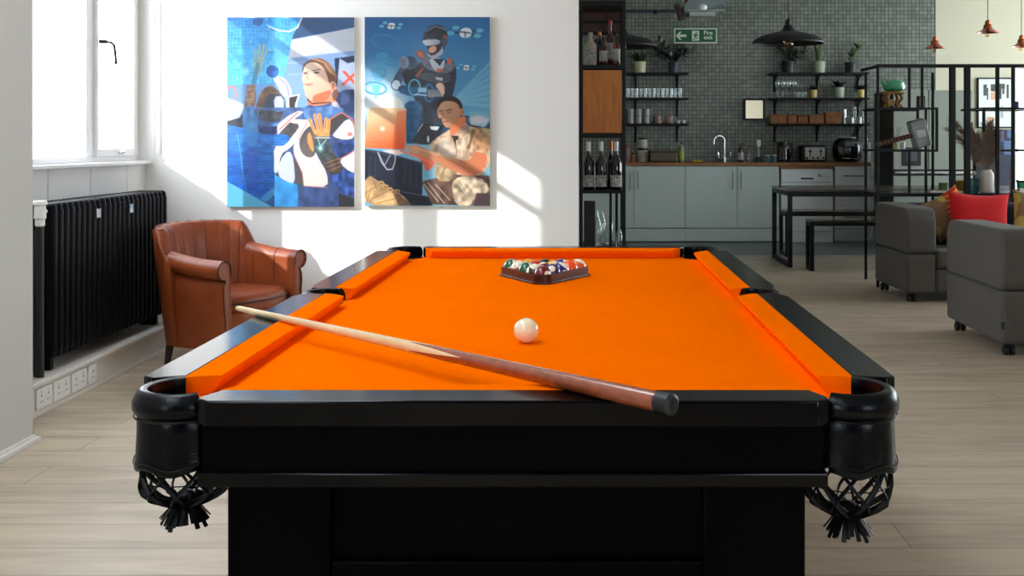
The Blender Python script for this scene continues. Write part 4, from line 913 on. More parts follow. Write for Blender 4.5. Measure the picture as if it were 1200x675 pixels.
for u in (715.5, 722.5):
    x = (u-U0)*7.5/F; B(x-.009, x+.009, 7.49, 7.51, .425, .806).build('vertical_bar', M['black'], su)
def bottle(x, y, z, h, r, glass, label, cap, lab=None, neck=.32, group=None, labz=(.15, .5), white_neck=False, nm='bottle'):
    t = thing(nm, label, 'bottle', (x, y, z), group=group)
    z0 = z+.0005; sh = h*(1-neck); m = MB()
    m.lathe([(r*.9, z0), (r, z0+.006), (r, z0+sh*.86), (r*.85, z0+sh*.96), (r*.5, z0+sh*1.06), (r*.32, z0+sh*1.16), (r*.30, z0+h*.94), (r*.36, z0+h*.95), (r*.36, z0+h*.98)], x, y, 20); m.build('glass_body', glass, t)
    m = MB(); m.lathe([(r*.38, z0+h*(.80 if white_neck else .9)), (r*.40, z0+h*.97), (r*.34, z0+h), (0, z0+h)], x, y, 14); m.build('cap', cap, t)
    if lab:
        m = MB(); m.lathe([(r*1.012, z0+h*labz[0]), (r*1.012, z0+h*labz[1])], x, y, 20, cap=False); m.build('paper_label', lab, t)
    return t
M['labelw'] = mat('white_label', (190, 190, 184), .7, col2=(120, 118, 120), vscale=60)
M['darkglass'] = mat('dark_bottle_glass', (8, 10, 9), .06, coat=.6)
M['stone'] = mat('stoneware_glaze', (186, 178, 158), .35, col2=(150, 140, 124), vscale=20)
M['redcap'] = mat('red_seal', (150, 18, 16), .4)
M['goldcap'] = mat('copper_foil', (190, 110, 60), .35, metal=.6)
def X(u, y): return (u-U0)*y/F
bottle(X(692, 7.45), 7.42, 1.694, .235, .040, M['stone'], 'white stoneware bottle at the left of the top shelf', M['stone'], M['labelw'], neck=.3)
bottle(X(703, 7.45), 7.52, 1.694, .25, .030, M['darkglass'], 'dark slim bottle behind, between the stoneware bottle and the red ones', M['goldcap'])
bottle(X(707, 7.4), 7.36, 1.694, .20, .028, M['amber'], 'short red spirit bottle beside the stoneware bottle', M['matblack'], M['labelw'])
bottle(X(715, 7.45), 7.44, 1.694, .32, .036, M['amber'], 'tall red spirit bottle with bright red cap', M['redcap'], M['labelw'], neck=.36)
bottle(X(722, 7.4), 7.35, 1.694, .225, .026, M['amber'], 'red spirit bottle with white label beside the right post', M['matblack'], M['labelw'])
for k, (u, cap, lb) in enumerate(((689.5, M['plastic'], 'left wine bottle of the three in the front row below the oak door'), (704.5, M['plastic'], 'middle wine bottle of the three in the front row below the oak door'), (722, M['plastic'], 'right wine bottle of the three in the front row below the oak door'))):
    bottle(X(u, 7.38), 7.38, .830, .335, .041, M['darkglass'], lb, cap, M['labelw'], neck=.36, group='wine bottles on the shelf unit', labz=(.06, .30), white_neck=True)
bottle(X(716, 7.5), 7.55, .830, .34, .036, M['darkglass'], 'wine bottle with copper foil cap standing behind the right wine bottle', M['goldcap'], None, neck=.36, group='wine bottles on the shelf unit', white_neck=True)
bx = thing('gift_box', 'tall plain black carton on the lowest shelf of the shelf unit', 'box', (X(690, 7.45), 7.45, .425))
B(.02, .098, 7.36, 7.50, .4255, .745, .003).build('carton', M['matblack'], bx)
for k, (u, v) in enumerate(((703, 266), (709, 262), (716, 268), (705, 288), (714, 288))):
    yy = 7.40+.05*(k % 2); x = X(u, yy); zb = .425 if k > 2 else .425
    m = MB(); h = .13+.03*(k % 3)
    if k > 2: yy -= .0; h = .09
    yy = (7.36, 7.47, 7.58, 7.42, 7.60)[k]; x = (.118, .150, .205, .268, .11)[k]; h = (.22, .25, .20, .12, .25)[k]
    m.lathe([(.0, .4255), (.022, .4256), (.026, .44), (.027, .425+h*.7), (.015, .425+h*.85), (.014, .425+h), (.012, .425+h), (.013, .425+h*.85), (.024, .425+h*.68), (.023, .445), (0, .44)], x, yy, 16)
    tag(m.build('glass_carafe', M['glass'], None, base=(x, yy, .425)), ('front left clear glass carafe beside the black carton', 'clear glass carafe second from the black carton', 'clear glass carafe behind the right bar on the lowest shelf', 'shortest clear glass carafe by the right post of the lowest shelf', 'clear glass carafe at the back behind the black carton')[k], 'carafe', 'glass carafes on the lowest shelf')

# ================================================================ kitchen run
KF = 12.2; CT = .918
def cabinet(x0, x1, label, doors, drawers=None, name='base_cabinet'):
    t = thing(name, label, 'cabinet', ((x0+x1)/2, KF+.3, 0), group='kitchen base cabinets')
    B(x0+.002, x1-.002, KF+.02, 12.78, .165, .879).build('carcass', M['cab'], t)
    B(x0+.001, x1-.001, KF+.012, KF+.03, .012, .158).build('plinth', M['cab'], t)
    for (a, b, hx) in doors:
        d_ = B(a+.0025, b-.0025, KF, KF+.019, .167, .874, .0015).build('door', M['cab'], t)
        if hx is not None:
            m = MB(); m.cyl((hx, KF-.03, .61), (hx, KF-.03, .82), .006, 8)
            for z in (.635, .795): m.cyl((hx, KF-.03, z), (hx, KF, z), .004, 8)
            m.build('handle', M['handle'], d_)
    for (a, b, za, zb) in drawers or []:
        d_ = B(a+.0025, b-.0025, KF, KF+.019, za, zb, .0015).build('drawer', M['cab'] if False else M['white'], t)
        m = MB(); zc = (za+zb)/2; xm = (a+b)/2; m.cyl((xm-.12, KF-.03, zc), (xm+.12, KF-.03, zc), .006, 8)
        for x in (xm-.10, xm+.10): m.cyl((x, KF-.03, zc), (x, KF, zc), .004, 8)
        m.build('handle', M['handle'], d_)
    return t
cabinet(-1.20, .01, 'grey kitchen base cabinet at the far left, mostly behind the bottle shelf unit', [(-1.20, -.6, -.66), (-.6, .01, -.04)])
cabinet(.01, 1.20, 'grey double-door base cabinet under the mugs and bread bin', [(.01, .61, .565), (.61, 1.20, .655)])
cabinet(1.20, 2.285, 'grey double-door base cabinet under the kitchen tap', [(1.20, 1.80, 1.745), (1.80, 2.285, 1.84)])
cabinet(2.925, 3.34, 'white drawer cabinet right of the dishwasher', [], [(2.925, 3.34, .66, .874), (2.925, 3.34, .42, .654), (2.925, 3.34, .167, .414)])
dw = thing('dishwasher', 'white dishwasher with recessed handle between the base cabinets', 'dishwasher', (2.607, KF+.3, 0))
B(2.305, 2.905, KF+.01, 12.75, .0, .845, .004).build('body', M['white'], dw)
B(2.307, 2.903, KF-.01, KF+.012, .13, .690, .004).build('door', M['white'], dw)
cpnl = B(2.307, 2.903, KF-.012, KF+.012, .696, .842, .004).build('control_panel', M['white'], dw)
m = MB(); m.box(2.53, 2.68, KF-.014, KF-.010, .725, .745, .001); m.build('handle_recess', M['matblack'], cpnl)
m = MB(); m.cyl((2.745, KF-.025, .77), (2.745, KF-.011, .77), .018, 16); [m.cyl((2.78+k*.03, KF-.018, .762), (2.78+k*.03, KF-.011, .762), .007, 10) for k in range(3)]; m.cyl((2.39, KF-.02, .765), (2.39, KF-.011, .765), .009, 10); m.build('knobs', M['steel'], cpnl)
wt = B(-1.2, 3.345, KF-.02, 12.795, .88, CT, .004).build('worktop', M['worktop'], None, base=(1.07, 12.5, .88)); tag(wt, 'long oak worktop running over the kitchen base cabinets', 'worktop')
bt = B(2.29, 2.92, KF+.005, KF+.03, .848, .8795, .001).build('batten', M['worktop'], None, base=(2.6, KF+.01, .848)); tag(bt, 'oak batten filling the gap above the dishwasher', 'batten')
# tap
tp = thing('kitchen_tap', 'chrome swan-neck kitchen tap with two lever handles', 'tap', (X(849, 12.6), 12.6, CT))
tx = X(849, 12.6); m = MB()
m.lathe([(.026, CT), (.026, CT+.012), (.018, CT+.02), (.018, CT+.09), (.012, CT+.10)], tx, 12.6, 16); m.tube([(tx, 12.6, CT+.06), (tx, 12.6, CT+.24)]+[(tx-.065+.065*math.cos(a), 12.6-.02*(1-math.cos(a)), CT+.25+.062*math.sin(a)) for a in np.linspace(0, PI, 12)]+[(tx-.131, 12.56, CT+.21)], .011, 12)
m.build('spout', M['chrome'], tp)
for s_ in (-1, 1):
    m = MB(); m.tube([(tx, 12.6, CT+.045), (tx+s_*.05, 12.6, CT+.045), (tx+s_*.07, 12.6, CT+.06), (tx+s_*.075, 12.6, CT+.115)], .009, 10); m.build('lever', M['chrome'], tp)
# wall shelves
def wallshelf(x0, x1, z, brs, label):
    t = thing('wall_shelf', label, 'shelf', ((x0+x1)/2, 12.7, z), group='black kitchen wall shelves')
    B(x0, x1, 12.56, 12.795, z-.022, z, .002).build('board', M['black'], t)
    for x in brs:
        m = MB(); m.box(x-.012, x+.012, 12.785, 12.797, z-.22, z-.022, .001); m.box(x-.012, x+.012, 12.60, 12.797, z-.030, z-.022)
        m.tube([(x, 12.79, z-.16), (x, 12.76, z-.10), (x, 12.70, z-.05), (x, 12.62, z-.03)], .008, 6); m.build('bracket', M['black'], t)
ZL = [1.17+(165-86)/97.5, 1.17+(165-115)/97.5, 1.17+(165-145)/97.5]
for z, nm in zip(ZL, ('top black shelf of the left kitchen stack, holding two plants', 'middle black shelf of the left kitchen stack, holding clear tumblers', 'bottom black shelf of the left kitchen stack, holding mugs')):
    wallshelf(.25, 1.275, z, (.66, 1.16), nm)
for z, nm in zip(ZL, ('top black shelf of the right kitchen stack, holding three plants', 'middle black shelf of the right kitchen stack, holding stem glasses', 'bottom black shelf of the right kitchen stack, holding small boxes')):
    wallshelf(2.26, 3.42, z, (2.34, 2.85, 3.34), nm)
YS = 12.67
def XS(u): return (u-U0)*YS/F
# plants
def leafblade(mb, base, d, L, W, curl=.3, n=5):
    d = Vector(d).normalized(); s_ = d.cross(Vector((0, 0, 1)))
    if s_.length < .05: s_ = Vector((1, 0, 0))
    s_.normalize(); p = Vector(base); rows = []; dd = d.copy()
    for i in range(n+1):
        t = i/n; w_ = W*math.sin(PI*(.12+.88*t))**.8*(1 if t < 1 else 0)+.0004
        rows.append([p+s_*w_/2+Vector((0, 0, w_*.12)), p.copy(), p-s_*w_/2+Vector((0, 0, w_*.12))]); p = p+dd*(L/n); dd = (dd+Vector((0, 0, -curl/n))).normalized()
    mb.grid(rows)
def pot(t, x, y, z, r, h, m_):
    MB().lathe([(r*.82, z+.0005), (r*.9, z+.004), (r, z+h-.004), (r*.98, z+h), (r*.9, z+h), (r*.88, z+h-.012), (0, z+h-.014)], x, y, 24).build('pot', m_, t)
    MB().lathe([(0, z+h-.013), (r*.86, z+h-.012)], x, y, 16, cap=False).build('soil', M['terr'], t)
def plant(kind, x, y, z, r, h, pm, lm, label, H, name='potted_plant', seed=1, lean=0):
    t = thing(name, label, 'potted plant', (x, y, z)); pot(t, x, y, z, r, h, pm); R = random.Random(seed); m = MB()
    zz = z+h-.014
    if kind == 'zz':
        for k in range(7):
            a = 2*PI*k/7+R.uniform(-.3, .3); tilt = R.uniform(.5, 1.1) if lean == 0 else R.uniform(.4, 1.2); L = H*R.uniform(.8, 1.15); p = Vector((x, y, zz)); dd = Vector((math.cos(a)*tilt+lean, math.sin(a)*tilt*.4, 1)).normalized(); pts = [p.copy()]
            for i in range(8): p = p+dd*L/8; dd = (dd+Vector((dd.x*.08, 0, -.06))).normalized(); pts.append(p.copy())
            m.tube(pts, .004, 5, r2=.0015)
            for i in range(1, 9):
                for s_ in (-1, 1):
                    sd_ = Vector((dd.z*s_, R.uniform(-.4, .4), -dd.x*s_+.3)); leafblade(m, pts[i], sd_+dd*.6, .068, .036, .2, 4)
    elif kind == 'snake':
        for k in range(11):
            a = R.uniform(0, 2*PI); rr = R.uniform(0, r*.6); b_ = (x+rr*math.cos(a), y+rr*math.sin(a), zz); leafblade(m, b_, (math.cos(a)*.3+R.uniform(-.15, .15), math.sin(a)*.3, 1), H*R.uniform(.55, 1.05), .034, .05, 6)
    elif kind == 'broad':
        st = [Vector((x, y, zz)), Vector((x+.02, y, zz+H*.4)), Vector((x+.05+lean, y, zz+H*.8))]; m.tube(st, .006, 6, r2=.003)
        for k in range(15):
            p = st[0].lerp(st[1], k/7) if k < 7 else st[1].lerp(st[2], (k-6)/8); a = k*2.4; leafblade(m, p, (math.cos(a)*.9+.3, math.sin(a)*.5, .9), H*.40, .06, .4, 6)
    elif kind == 'bushy':
        for k in range(26):
            a = R.uniform(0, 2*PI); rr = R.uniform(0, r*.7); leafblade(m, (x+rr*math.cos(a), y+rr*math.sin(a), zz), (math.cos(a), math.sin(a)*.6, R.uniform(.6, 2)), H*R.uniform(.6, 1.1), .026, .8, 5)
    m.build('foliage', lm, t); return t
M['potwhite'] = mat('cream_pot', (190, 186, 150), .5); M['potblack'] = mat('black_pot', (22, 24, 26), .5); M['potsage'] = mat('sage_pot', (150, 160, 138), .45); M['potgold'] = mat('mustard_pot', (196, 176, 96), .45); M['potblue'] = mat('slate_blue_pot', (34, 44, 56), .5)
plant('bushy', XS(750), YS, ZL[0], .072, .135, M['potwhite'], M['leaf'], 'trailing green plant in a cream pot on the left kitchen shelves', .20, seed=2)
plant('zz', XS(789), YS, ZL[0], .068, .13, M['potblue'], M['leafblk'], 'dark leafy plant in a dark blue pot below the fire exit sign', .30, seed=5)
plant('zz', XS(924), YS, ZL[0], .076, .14, M['potblack'], M['leaf'], 'dark spreading plant in a black pot at the left of the top right shelf', .26, seed=9, lean=.35)
plant('snake', XS(960), YS, ZL[0], .074, .14, M['potsage'], M['leaf2'], 'upright spiky plant in a pale sage pot on the top right shelf', .25, seed=3)
plant('broad', XS(997), YS, ZL[0], .074, .13, M['potblack'], M['leaf2'], 'broad-leaved plant in a black pot at the right of the top shelf', .24, seed=4, lean=.06)
plant('bushy', XS(953), YS, ZL[1], .046, .095, M['potgold'], M['leafblk'], 'small plant in a mustard pot on the middle right shelf', .09, seed=6)
plant('bushy', XS(983), YS, ZL[1], .066, .125, M['potsage'], M['leafblk'], 'dark plant in a sage green pot on the middle right shelf', .14, seed=7)
plant('bushy', XS(1009), YS, ZL[1], .046, .10, M['potgold'], M['leafblk'], 'small plant in a mustard pot at the right end of the middle shelf', .12, seed=8)
# tumblers
def glassprof(r0, r1, h, z): return [(0, z+.0005), (r0, z+.001), (r1, z+h), (r1-.003, z+h), (r0-.003, z+.012), (0, z+.012)]
g0 = None
for k in range(13):
    x = XS(736+k*5.1); lb = f'{ORD[k]} clear tumbler from the left on the middle left shelf'
    if g0 is None:
        g0 = MB().lathe(glassprof(.021, .024, .115, ZL[1]), x, YS, 16).build('tumbler', M['glass'], None, base=(x, YS, ZL[1])); tag(g0, lb, 'glass', 'tumblers on the left kitchen shelf')
    else: dup(g0, (x, YS+(.03 if k % 2 else 0), ZL[1]), lb)
# stem glasses
g1 = None
for k, u in enumerate((911, 917.5, 924.5, 931)):
    x = XS(u); lb = f'{ORD[k]} stemmed wine glass from the left on the middle right shelf'; z = ZL[1]
    if g1 is None:
        g1 = MB().lathe([(0, z+.0005), (.032, z+.001), (.030, z+.004), (.005, z+.010), (.004, z+.085), (.020, z+.10), (.036, z+.14), (.034, z+.19), (.032, z+.19), (.034, z+.14), (.018, z+.103), (0, z+.095)], x, YS, 18).build('wine_glass', M['glass'], None, base=(x, YS, z)); tag(g1, lb, 'glass', 'stemmed wine glasses')
    else: dup(g1, (x, YS, z), lb)
g2 = None
for k, u in enumerate((934.5, 938, 941)):
    x = XS(u); lb = ('small clear glass nearest the stemmed glasses', 'small clear glass between two others beside the stemmed glasses', 'small clear glass nearest the mustard pot')[k]; yy = (12.62, 12.70, 12.62)[k]
    if g2 is None: g2 = MB().lathe(glassprof(.026, .032, .07, ZL[1]), x, yy, 16).build('small_glass', M['glass'], None, base=(x, yy, ZL[1])); tag(g2, lb, 'glass', 'small glasses')
    else: dup(g2, (x, yy, ZL[1]), lb)
# mugs
M['mug'] = mat('grey_glaze', (150, 152, 150), .35); M['mugb'] = mat('brown_band_glaze', (110, 60, 50), .35, col2=(190, 180, 170), vscale=12, stretch=(1, 1, .01))
def mug(x, y, z, r, h, m_, label, group, hs=1):
    t = thing('mug', label, 'mug', (x, y, z), group=group)
    MB().lathe([(0, z+.0005), (r*.85, z+.001), (r, z+.008), (r, z+h), (r-.004, z+h), (r-.004, z+.012), (0, z+.012)], x, y, 20).build('cup', m_, t)
    MB().tube([(x+hs*r*.95, y, z+h*.8), (x+hs*(r+.02), y, z+h*.78), (x+hs*(r+.026), y, z+h*.5), (x+hs*(r+.016), y, z+h*.24), (x+hs*r*.95, y, z+h*.2)], .005, 8).build('handle', m_, t); return t
mg = None
for k, u in enumerate((739, 748.5, 757.5)):
    for lv in (0, 1):
        lb = f'{"upper" if lv else "lower"} grey mug in the {("left", "middle", "right")[k]} stack of two'
        loc = (XS(u), YS, ZL[2]+lv*.088)
        if mg is None: mg = mug(*loc, .038, .087, M['mug'], lb, 'stacked grey mugs')
        else: dup(mg, loc, lb)
mug(XS(771), YS, ZL[2], .042, .095, M['mugb'], 'brown and cream mug right of the stacked grey mugs', 'brown mugs')
mug(XS(784.5), YS, ZL[2], .042, .095, M['mugb'], 'second brown and cream mug, nearest the small white cups', 'brown mugs')
mc = None
for k, u in enumerate((795, 801)):
    lb = ('small white cup next to the brown mugs', 'small white cup at the right end of the mug shelf')[k]
    o = MB().lathe([(0, ZL[2]+.0005), (.014, ZL[2]+.001), (.026, ZL[2]+.04), (.024, ZL[2]+.04), (.012, ZL[2]+.006), (0, ZL[2]+.006)], XS(u), YS-.03, 16).build('cup', M['plastic'], None, base=(XS(u), YS-.03, ZL[2])); tag(o, lb, 'cup', 'small white cups')
# boxes on lower right shelf
M['kraft'] = mat('kraft_wood', (160, 108, 66), .7, col2=(136, 88, 52), vscale=16)
M['redstuff'] = mat('red_sachets', (168, 40, 26), .6, col2=(90, 30, 20), vscale=40)
for k, (ua, ub, h, lb) in enumerate(((902.5, 920.5, .10, 'wide wooden box at the left end of the bottom right shelf'), (922, 932.5, .10, 'small wooden box with red contents, second from the left'), (934, 945.5, .085, 'low small wooden box in the middle of the bottom right shelf'), (947.5, 964, .105, 'wooden box left of the tallest box on the bottom shelf'), (966, 984, .135, 'tallest wooden box with red contents on the bottom shelf'))):
    xa, xb = XS(ua), XS(ub); t = thing('storage_box', lb, 'box', ((xa+xb)/2, YS, ZL[2]), group='wooden boxes on the kitchen shelf'); z = ZL[2]
    m = MB()
    for b in ((xa, xb, 12.60, 12.608), (xa, xb, 12.732, 12.74)): m.box(b[0], b[1], b[2], b[3], z+.0005, z+h, .001)
    for x in (xa, xb-.008): m.box(x, x+.008, 12.608, 12.732, z+.0005, z+h, .001)
    m.box(xa+.008, xb-.008, 12.608, 12.732, z+.0005, z+.01); m.build('box_sides', M['kraft'], t)
    m = MB(); R = random.Random(k)
    for q in range(7): 
        cx_ = xa+.02+(xb-xa-.04)*q/6; m.box(cx_-.009, cx_+.009, 12.625, 12.715, z+.012, z+h+R.uniform(-.01, .016), .002)
    m.build('contents', M['redstuff'] if k in (1, 4) else M['kraft'], t)
for k, (u, r, h, lb) in enumerate(((989, .022, .17, 'tall steel shaker beside the tallest wooden box'), (997, .018, .07, 'small steel shot cup on the bottom right shelf'), (1001, .022, .20, 'tall clear glass jug at the right of the bottom shelf'), (1006, .018, .075, 'second small steel cup further right on the bottom shelf'), (1012, .022, .19, 'tall clear glass beside the metal divider on the bottom shelf'))):
    mm = M['chrome'] if k in (0, 1, 3) else M['glass']; yy = 12.64 if k % 2 == 0 else 12.60
    o = MB().lathe(glassprof(r*.9, r, h, ZL[2]), XS(u), yy, 16).build('drinking_vessel' if k in (1, 3) else ('cocktail_shaker' if k == 0 else 'glass_jug'), mm, None, base=(XS(u), yy, ZL[2])); tag(o, lb, 'shaker' if k == 0 else ('cup' if k in (1, 3) else 'glass'))
# counter items
YC = 12.55
def XC(u): return (u-U0)*YC/F
def jar(u, z, r, h, mb_, ml, label, cat='jar', name='storage_jar', y=YC):
    x = (u-U0)*y/F; t = thing(name, label, cat, (x, y, z))
    MB().lathe([(0, z+.0005), (r*.92, z+.001), (r, z+.008), (r, z+h*.78), (r*.82, z+h*.86)], x, y, 20).build('jar_body', mb_, t)
    MB().lathe([(r*.86, z+h*.84), (r*.9, z+h*.86), (r*.9, z+h*.97), (r*.8, z+h), (0, z+h)], x, y, 20).build('lid', ml, t); return t
M['jarw'] = mat('pale_ceramic', (176, 176, 160), .3); M['breadbin'] = mat('olive_tin', (84, 76, 56), .5)
jar(753.5, CT, .062, .165, M['jarw'], M['matblack'], 'pale round storage jar on the worktop left of the bread bin')
jar(753, CT+.166, .058, .12, M['jarw'], M['matblack'], 'pale jar with black lid stacked on the lower jar')
jar(735.5, CT, .024, .20, M['mugb'], M['brass'], 'narrow brown jar on the worktop beside the shelf unit post')
jar(742, CT, .030, .11, M['kraft'], M['matblack'], 'short brown jar left of the stacked pale jars')
bb = thing('bread_bin', 'low olive brown bread bin on the worktop', 'bread bin', (XC(776.5), YC, CT))
B(XC(761), XC(793), YC-.12, YC+.12, CT+.0005, CT+.12, .02, 3).build('bin_body', M['breadbin'], bb); B(XC(760.5), XC(793.5), YC-.125, YC+.125, CT+.118, CT+.14, .009, 3).build('lid', M['breadbin'], bb)
def squirt(u, r, h, body, cap, label, lab=None, pump=False, name='soap_bottle'):
    x = XC(u); t = thing(name, label, 'bottle', (x, YC, CT)); z = CT
    MB().lathe([(0, z+.0005), (r*.95, z+.001), (r, z+.008), (r, z+h*.6), (r*.8, z+h*.72), (r*.35, z+h*.8), (r*.35, z+h*.84)], x, YC, 18).build('bottle_body', body, t)
    m = MB(); m.lathe([(r*.4, z+h*.84), (r*.4, z+h*.9), (r*.15, z+h*.91), (r*.15, z+h)], x, YC, 12)
    if pump: m.tube([(x, YC, z+h*.97), (x+.03, YC-.01, z+h*.985), (x+.045, YC-.01, z+h*.95)], .005, 8)
    m.build('pump' if pump else 'cap', cap, t)
    if lab: MB().lathe([(r*1.015, z+h*.12), (r*1.015, z+h*.5)], x, YC, 18, cap=False).build('paper_label', lab, t)
squirt(798.5, .035, .25, mat('clear_green_plastic', (130, 150, 110), .25), M['matblack'], 'washing-up liquid bottle with green label right of the bread bin', mat('lime_label', (150, 178, 70), .5))
squirt(868, .035, .22, mat('brown_bottle', (48, 28, 20), .15, coat=.5), M['matblack'], 'dark brown pump soap bottle right of the tap', M['labelw'], True)
squirt(878, .030, .20, M['glass'], M['matblack'], 'clear soap bottle beside the brown pump bottle', None)
br = thing('dish_brush', 'white-headed dish brush standing in a dark holder', 'brush', (XC(889), YC, CT)); x = XC(889)
MB().lathe([(0, CT+.0005), (.035, CT+.001), (.030, CT+.06), (.026, CT+.06), (.028, CT+.01), (0, CT+.01)], x, YC, 16).build('holder', M['potblack'], br)
MB().tube([(x, YC, CT+.012), (x, YC, CT+.19)], .006, 8).build('handle', M['plastic'], br); MB().box(x-.024, x+.024, YC-.014, YC+.014, CT+.18, CT+.265, .012, 3).build('brush_head', M['plastic'], br)
for u, rgb, lb in ((899.5, (70, 120, 160), 'small blue tin on the worktop'), (907.5, (90, 130, 120), 'small green tin beside the blue tin')): jar(u, CT, .030, .085, mat(lb.replace(' ', '_'), rgb, .5), M['plastic'], lb, 'tin', 'small_tin')
sp = B(XC(811), XC(823), YC-.08, YC, CT+.0005, CT+.03, .006).build('sponge', mat('yellow_sponge', (170, 150, 60), .95, bump=.6, bscale=200), None, base=(XC(817), YC, CT)); tag(sp, 'yellow green sponge on the worktop left of the tap', 'sponge')
# sink drainer
#sk = thing('kitchen_sink', 'steel inset sink with drainer under the tap', 'sink', (XC(835), YC-.05, CT)); m = MB(); m.box(XC(812)-.1, XC(862), 12.33, 12.64, CT-.001, CT+.0035, .001); m.build('rim', M['steel'], sk) if False else None
# kettle, toaster, cooker
M['steelb'] = mat('polished_front', (200, 204, 200), .2, metal=.4)
kt = thing('kettle', 'black electric kettle with steel strip on the worktop', 'kettle', (XC(918), YC, CT)); x = XC(918); z = CT
MB().lathe([(.0, z+.0005), (.085, z+.001), (.085, z+.02), (0, z+.02)], x, YC, 24).build('power_base', M['matblack'], kt)
MB().lathe([(.074, z+.022), (.080, z+.03), (.070, z+.15), (.058, z+.225), (.050, z+.238), (0, z+.243)], x, YC, 28).build('kettle_body', mat('kettle_gloss', (12, 12, 14), .2, coat=.5), kt)
MB().tube([(x+.05, YC-.02, z+.225), (x+.095, YC-.03, z+.21), (x+.10, YC-.03, z+.12), (x+.075, YC-.02, z+.06)], .011, 10).build('handle', M['matblack'], kt)
MB().prism([(x-.058, z+.20), (x-.058, z+.235), (x-.09, z+.235)], YC-.02, YC+.02, 'y').build('spout', M['matblack'], kt)
MB().box(x+.008, x+.026, YC-.085, YC-.068, z+.03, z+.16, .002).build('water_window', M['chrome'], kt)
to = thing('toaster', 'black four-slot toaster with polished steel front', 'toaster', (XC(952), YC, CT))
B(XC(937.5), XC(966), YC-.12, YC+.12, z+.008, z+.195, .02, 3).build('casing', M['matblack'], to); B(XC(941), XC(964), YC-.126, YC-.116, z+.03, z+.175, .003).build('front_plate', M['steelb'], to)
m = MB(); [m.box(XC(u)-.004, XC(u)+.004, YC-.132, YC-.126, z+.05, z+.165) for u in (946.5, 959)]; [m.box(XC(u)-.018, XC(u)+.018, YC-.15, YC-.126, z+.12, z+.135, .004) for u in (946.5, 959)]; m.build('lever', M['matblack'], to)
m = MB(); [m.cyl((XC(u), YC-.14, z+.05), (XC(u), YC-.126, z+.05), .013, 14) for u in (943, 950, 955.5, 962)]; m.build('dial', M['matblack'], to)
m = MB(); [m.box(XC(940), XC(964), YC+d_-.012, YC+d_+.012, z+.194, z+.1965) for d_ in (-.05, .05)]; m.build('slots', M['matblack'], to)
ck = thing('multicooker', 'large round black multicooker with silver badge on the worktop', 'cooker', (XC(993), YC, CT)); x = XC(993)
MB().lathe([(.12, z+.0005), (.15, z+.01), (.175, z+.06), (.18, z+.16), (.17, z+.22), (.14, z+.262), (.11, z+.275), (0, z+.278)], x, YC, 36).build('cooker_body', mat('cooker_gloss', (12, 13, 15), .2, coat=.6), ck)
MB().lathe([(.085, z+.276), (.10, z+.283), (.10, z+.292), (.09, z+.298), (0, z+.30)], x, YC, 28).build('lid', M['steel'], ck)
m = MB(); m.box(x-.075, x+.045, YC-.190, YC-.140, z+.185, z+.235, .011, 3); m.build('display', mat('cooker_display', (120, 136, 146), .2, metal=.5), ck)
m = MB(); m.tube([(x-.13, YC-.11, z+.06), (x-.06, YC-.165, z+.045), (x+.06, YC-.165, z+.045), (x+.13, YC-.11, z+.06)], .005, 8); m.build('trim_ring', M['chrome'], ck)
kr = thing('paper_roll', 'white kitchen roll on a stand beside the multicooker', 'kitchen roll', (3.335, 12.40, CT)); MB().lathe([(0, CT+.0005), (.05, CT+.001), (.05, CT+.01), (.006, CT+.011), (.006, CT+.29), (0, CT+.29)], 3.315, 12.27, 20).build('stand', M['chrome'], kr); MB().lathe([(.008, CT+.015), (.040, CT+.016), (.040, CT+.235), (.008, CT+.236)], 3.315, 12.27, 24).build('paper', M['plastic'], kr)
# framed pale panel on the tiles, with a weak glow added
fr = thing('wall_panel', 'small square pale panel in a black frame on the grey tiles', 'picture frame', (XS(883.5), 12.8, 1.43)); xa, xb = (871.5-U0)*12.78/F, (896-U0)*12.78/F; za, zb = 1.17-(141-165)*12.78/F, 1.17-(115.5-165)*12.78/F
m = MB()
for b in ((xa, xb, za, za+.022), (xa, xb, zb-.022, zb), (xa, xa+.022, za+.022, zb-.022), (xb-.022, xb, za+.022, zb-.022)): m.box(b[0], b[1], 12.76, 12.798, b[2], b[3], .002)
m.build('frame', M['black'], fr); B(xa+.022, xb-.022, 12.775, 12.795, za+.022, zb-.022).build('pale_panel', mat('pale_panel_glow', (226, 222, 196), .5, emit=.25), fr)
MB().tube([((xa+xb)/2, 12.79, za), ((xa+xb)/2, 12.78, za-.02), ((xa+xb)/2+.01, 12.775, za-.03)], .004, 6).build('hook', M['black'], fr)
# fire exit sign
YE = 11.6; sg = thing('fire_exit_sign', 'green fire exit sign with left arrow and running figure, hanging from a wire', 'sign', (X(815, YE), YE, 1.17+(165-42)*YE/F), math.radians(-1), local=True)
W_, H_ = 50*YE/F/2, 17.5*YE/F/2; G = mat('sign_green', (10, 92, 50), .45); Wt = mat('sign_white', (214, 226, 212), .5)
B(-W_, W_, -.006, .006, -H_, H_, .001).build('border', Wt, sg); B(-W_+.012, W_-.012, -.0085, -.004, -H_+.012, H_-.012).build('green_field', G, sg)
m = MB(); ax = -.155; m.prism([(ax-.062, 0), (ax-.018, .045), (ax+.004, .045), (ax-.022, .014), (ax+.055, .014), (ax+.055, -.014), (ax-.022, -.014), (ax+.004, -.045), (ax-.018, -.045)], -.0105, -.008, 'y'); m.build('arrow', Wt, sg)
m = MB(); m.box(-.040, .040, -.0105, -.008, -.055, .055); pg = m.build('pictogram', Wt, sg)
m = MB(); m.cyl((.008, -.012, .034), (.008, -.0105, .034), .009, 12)
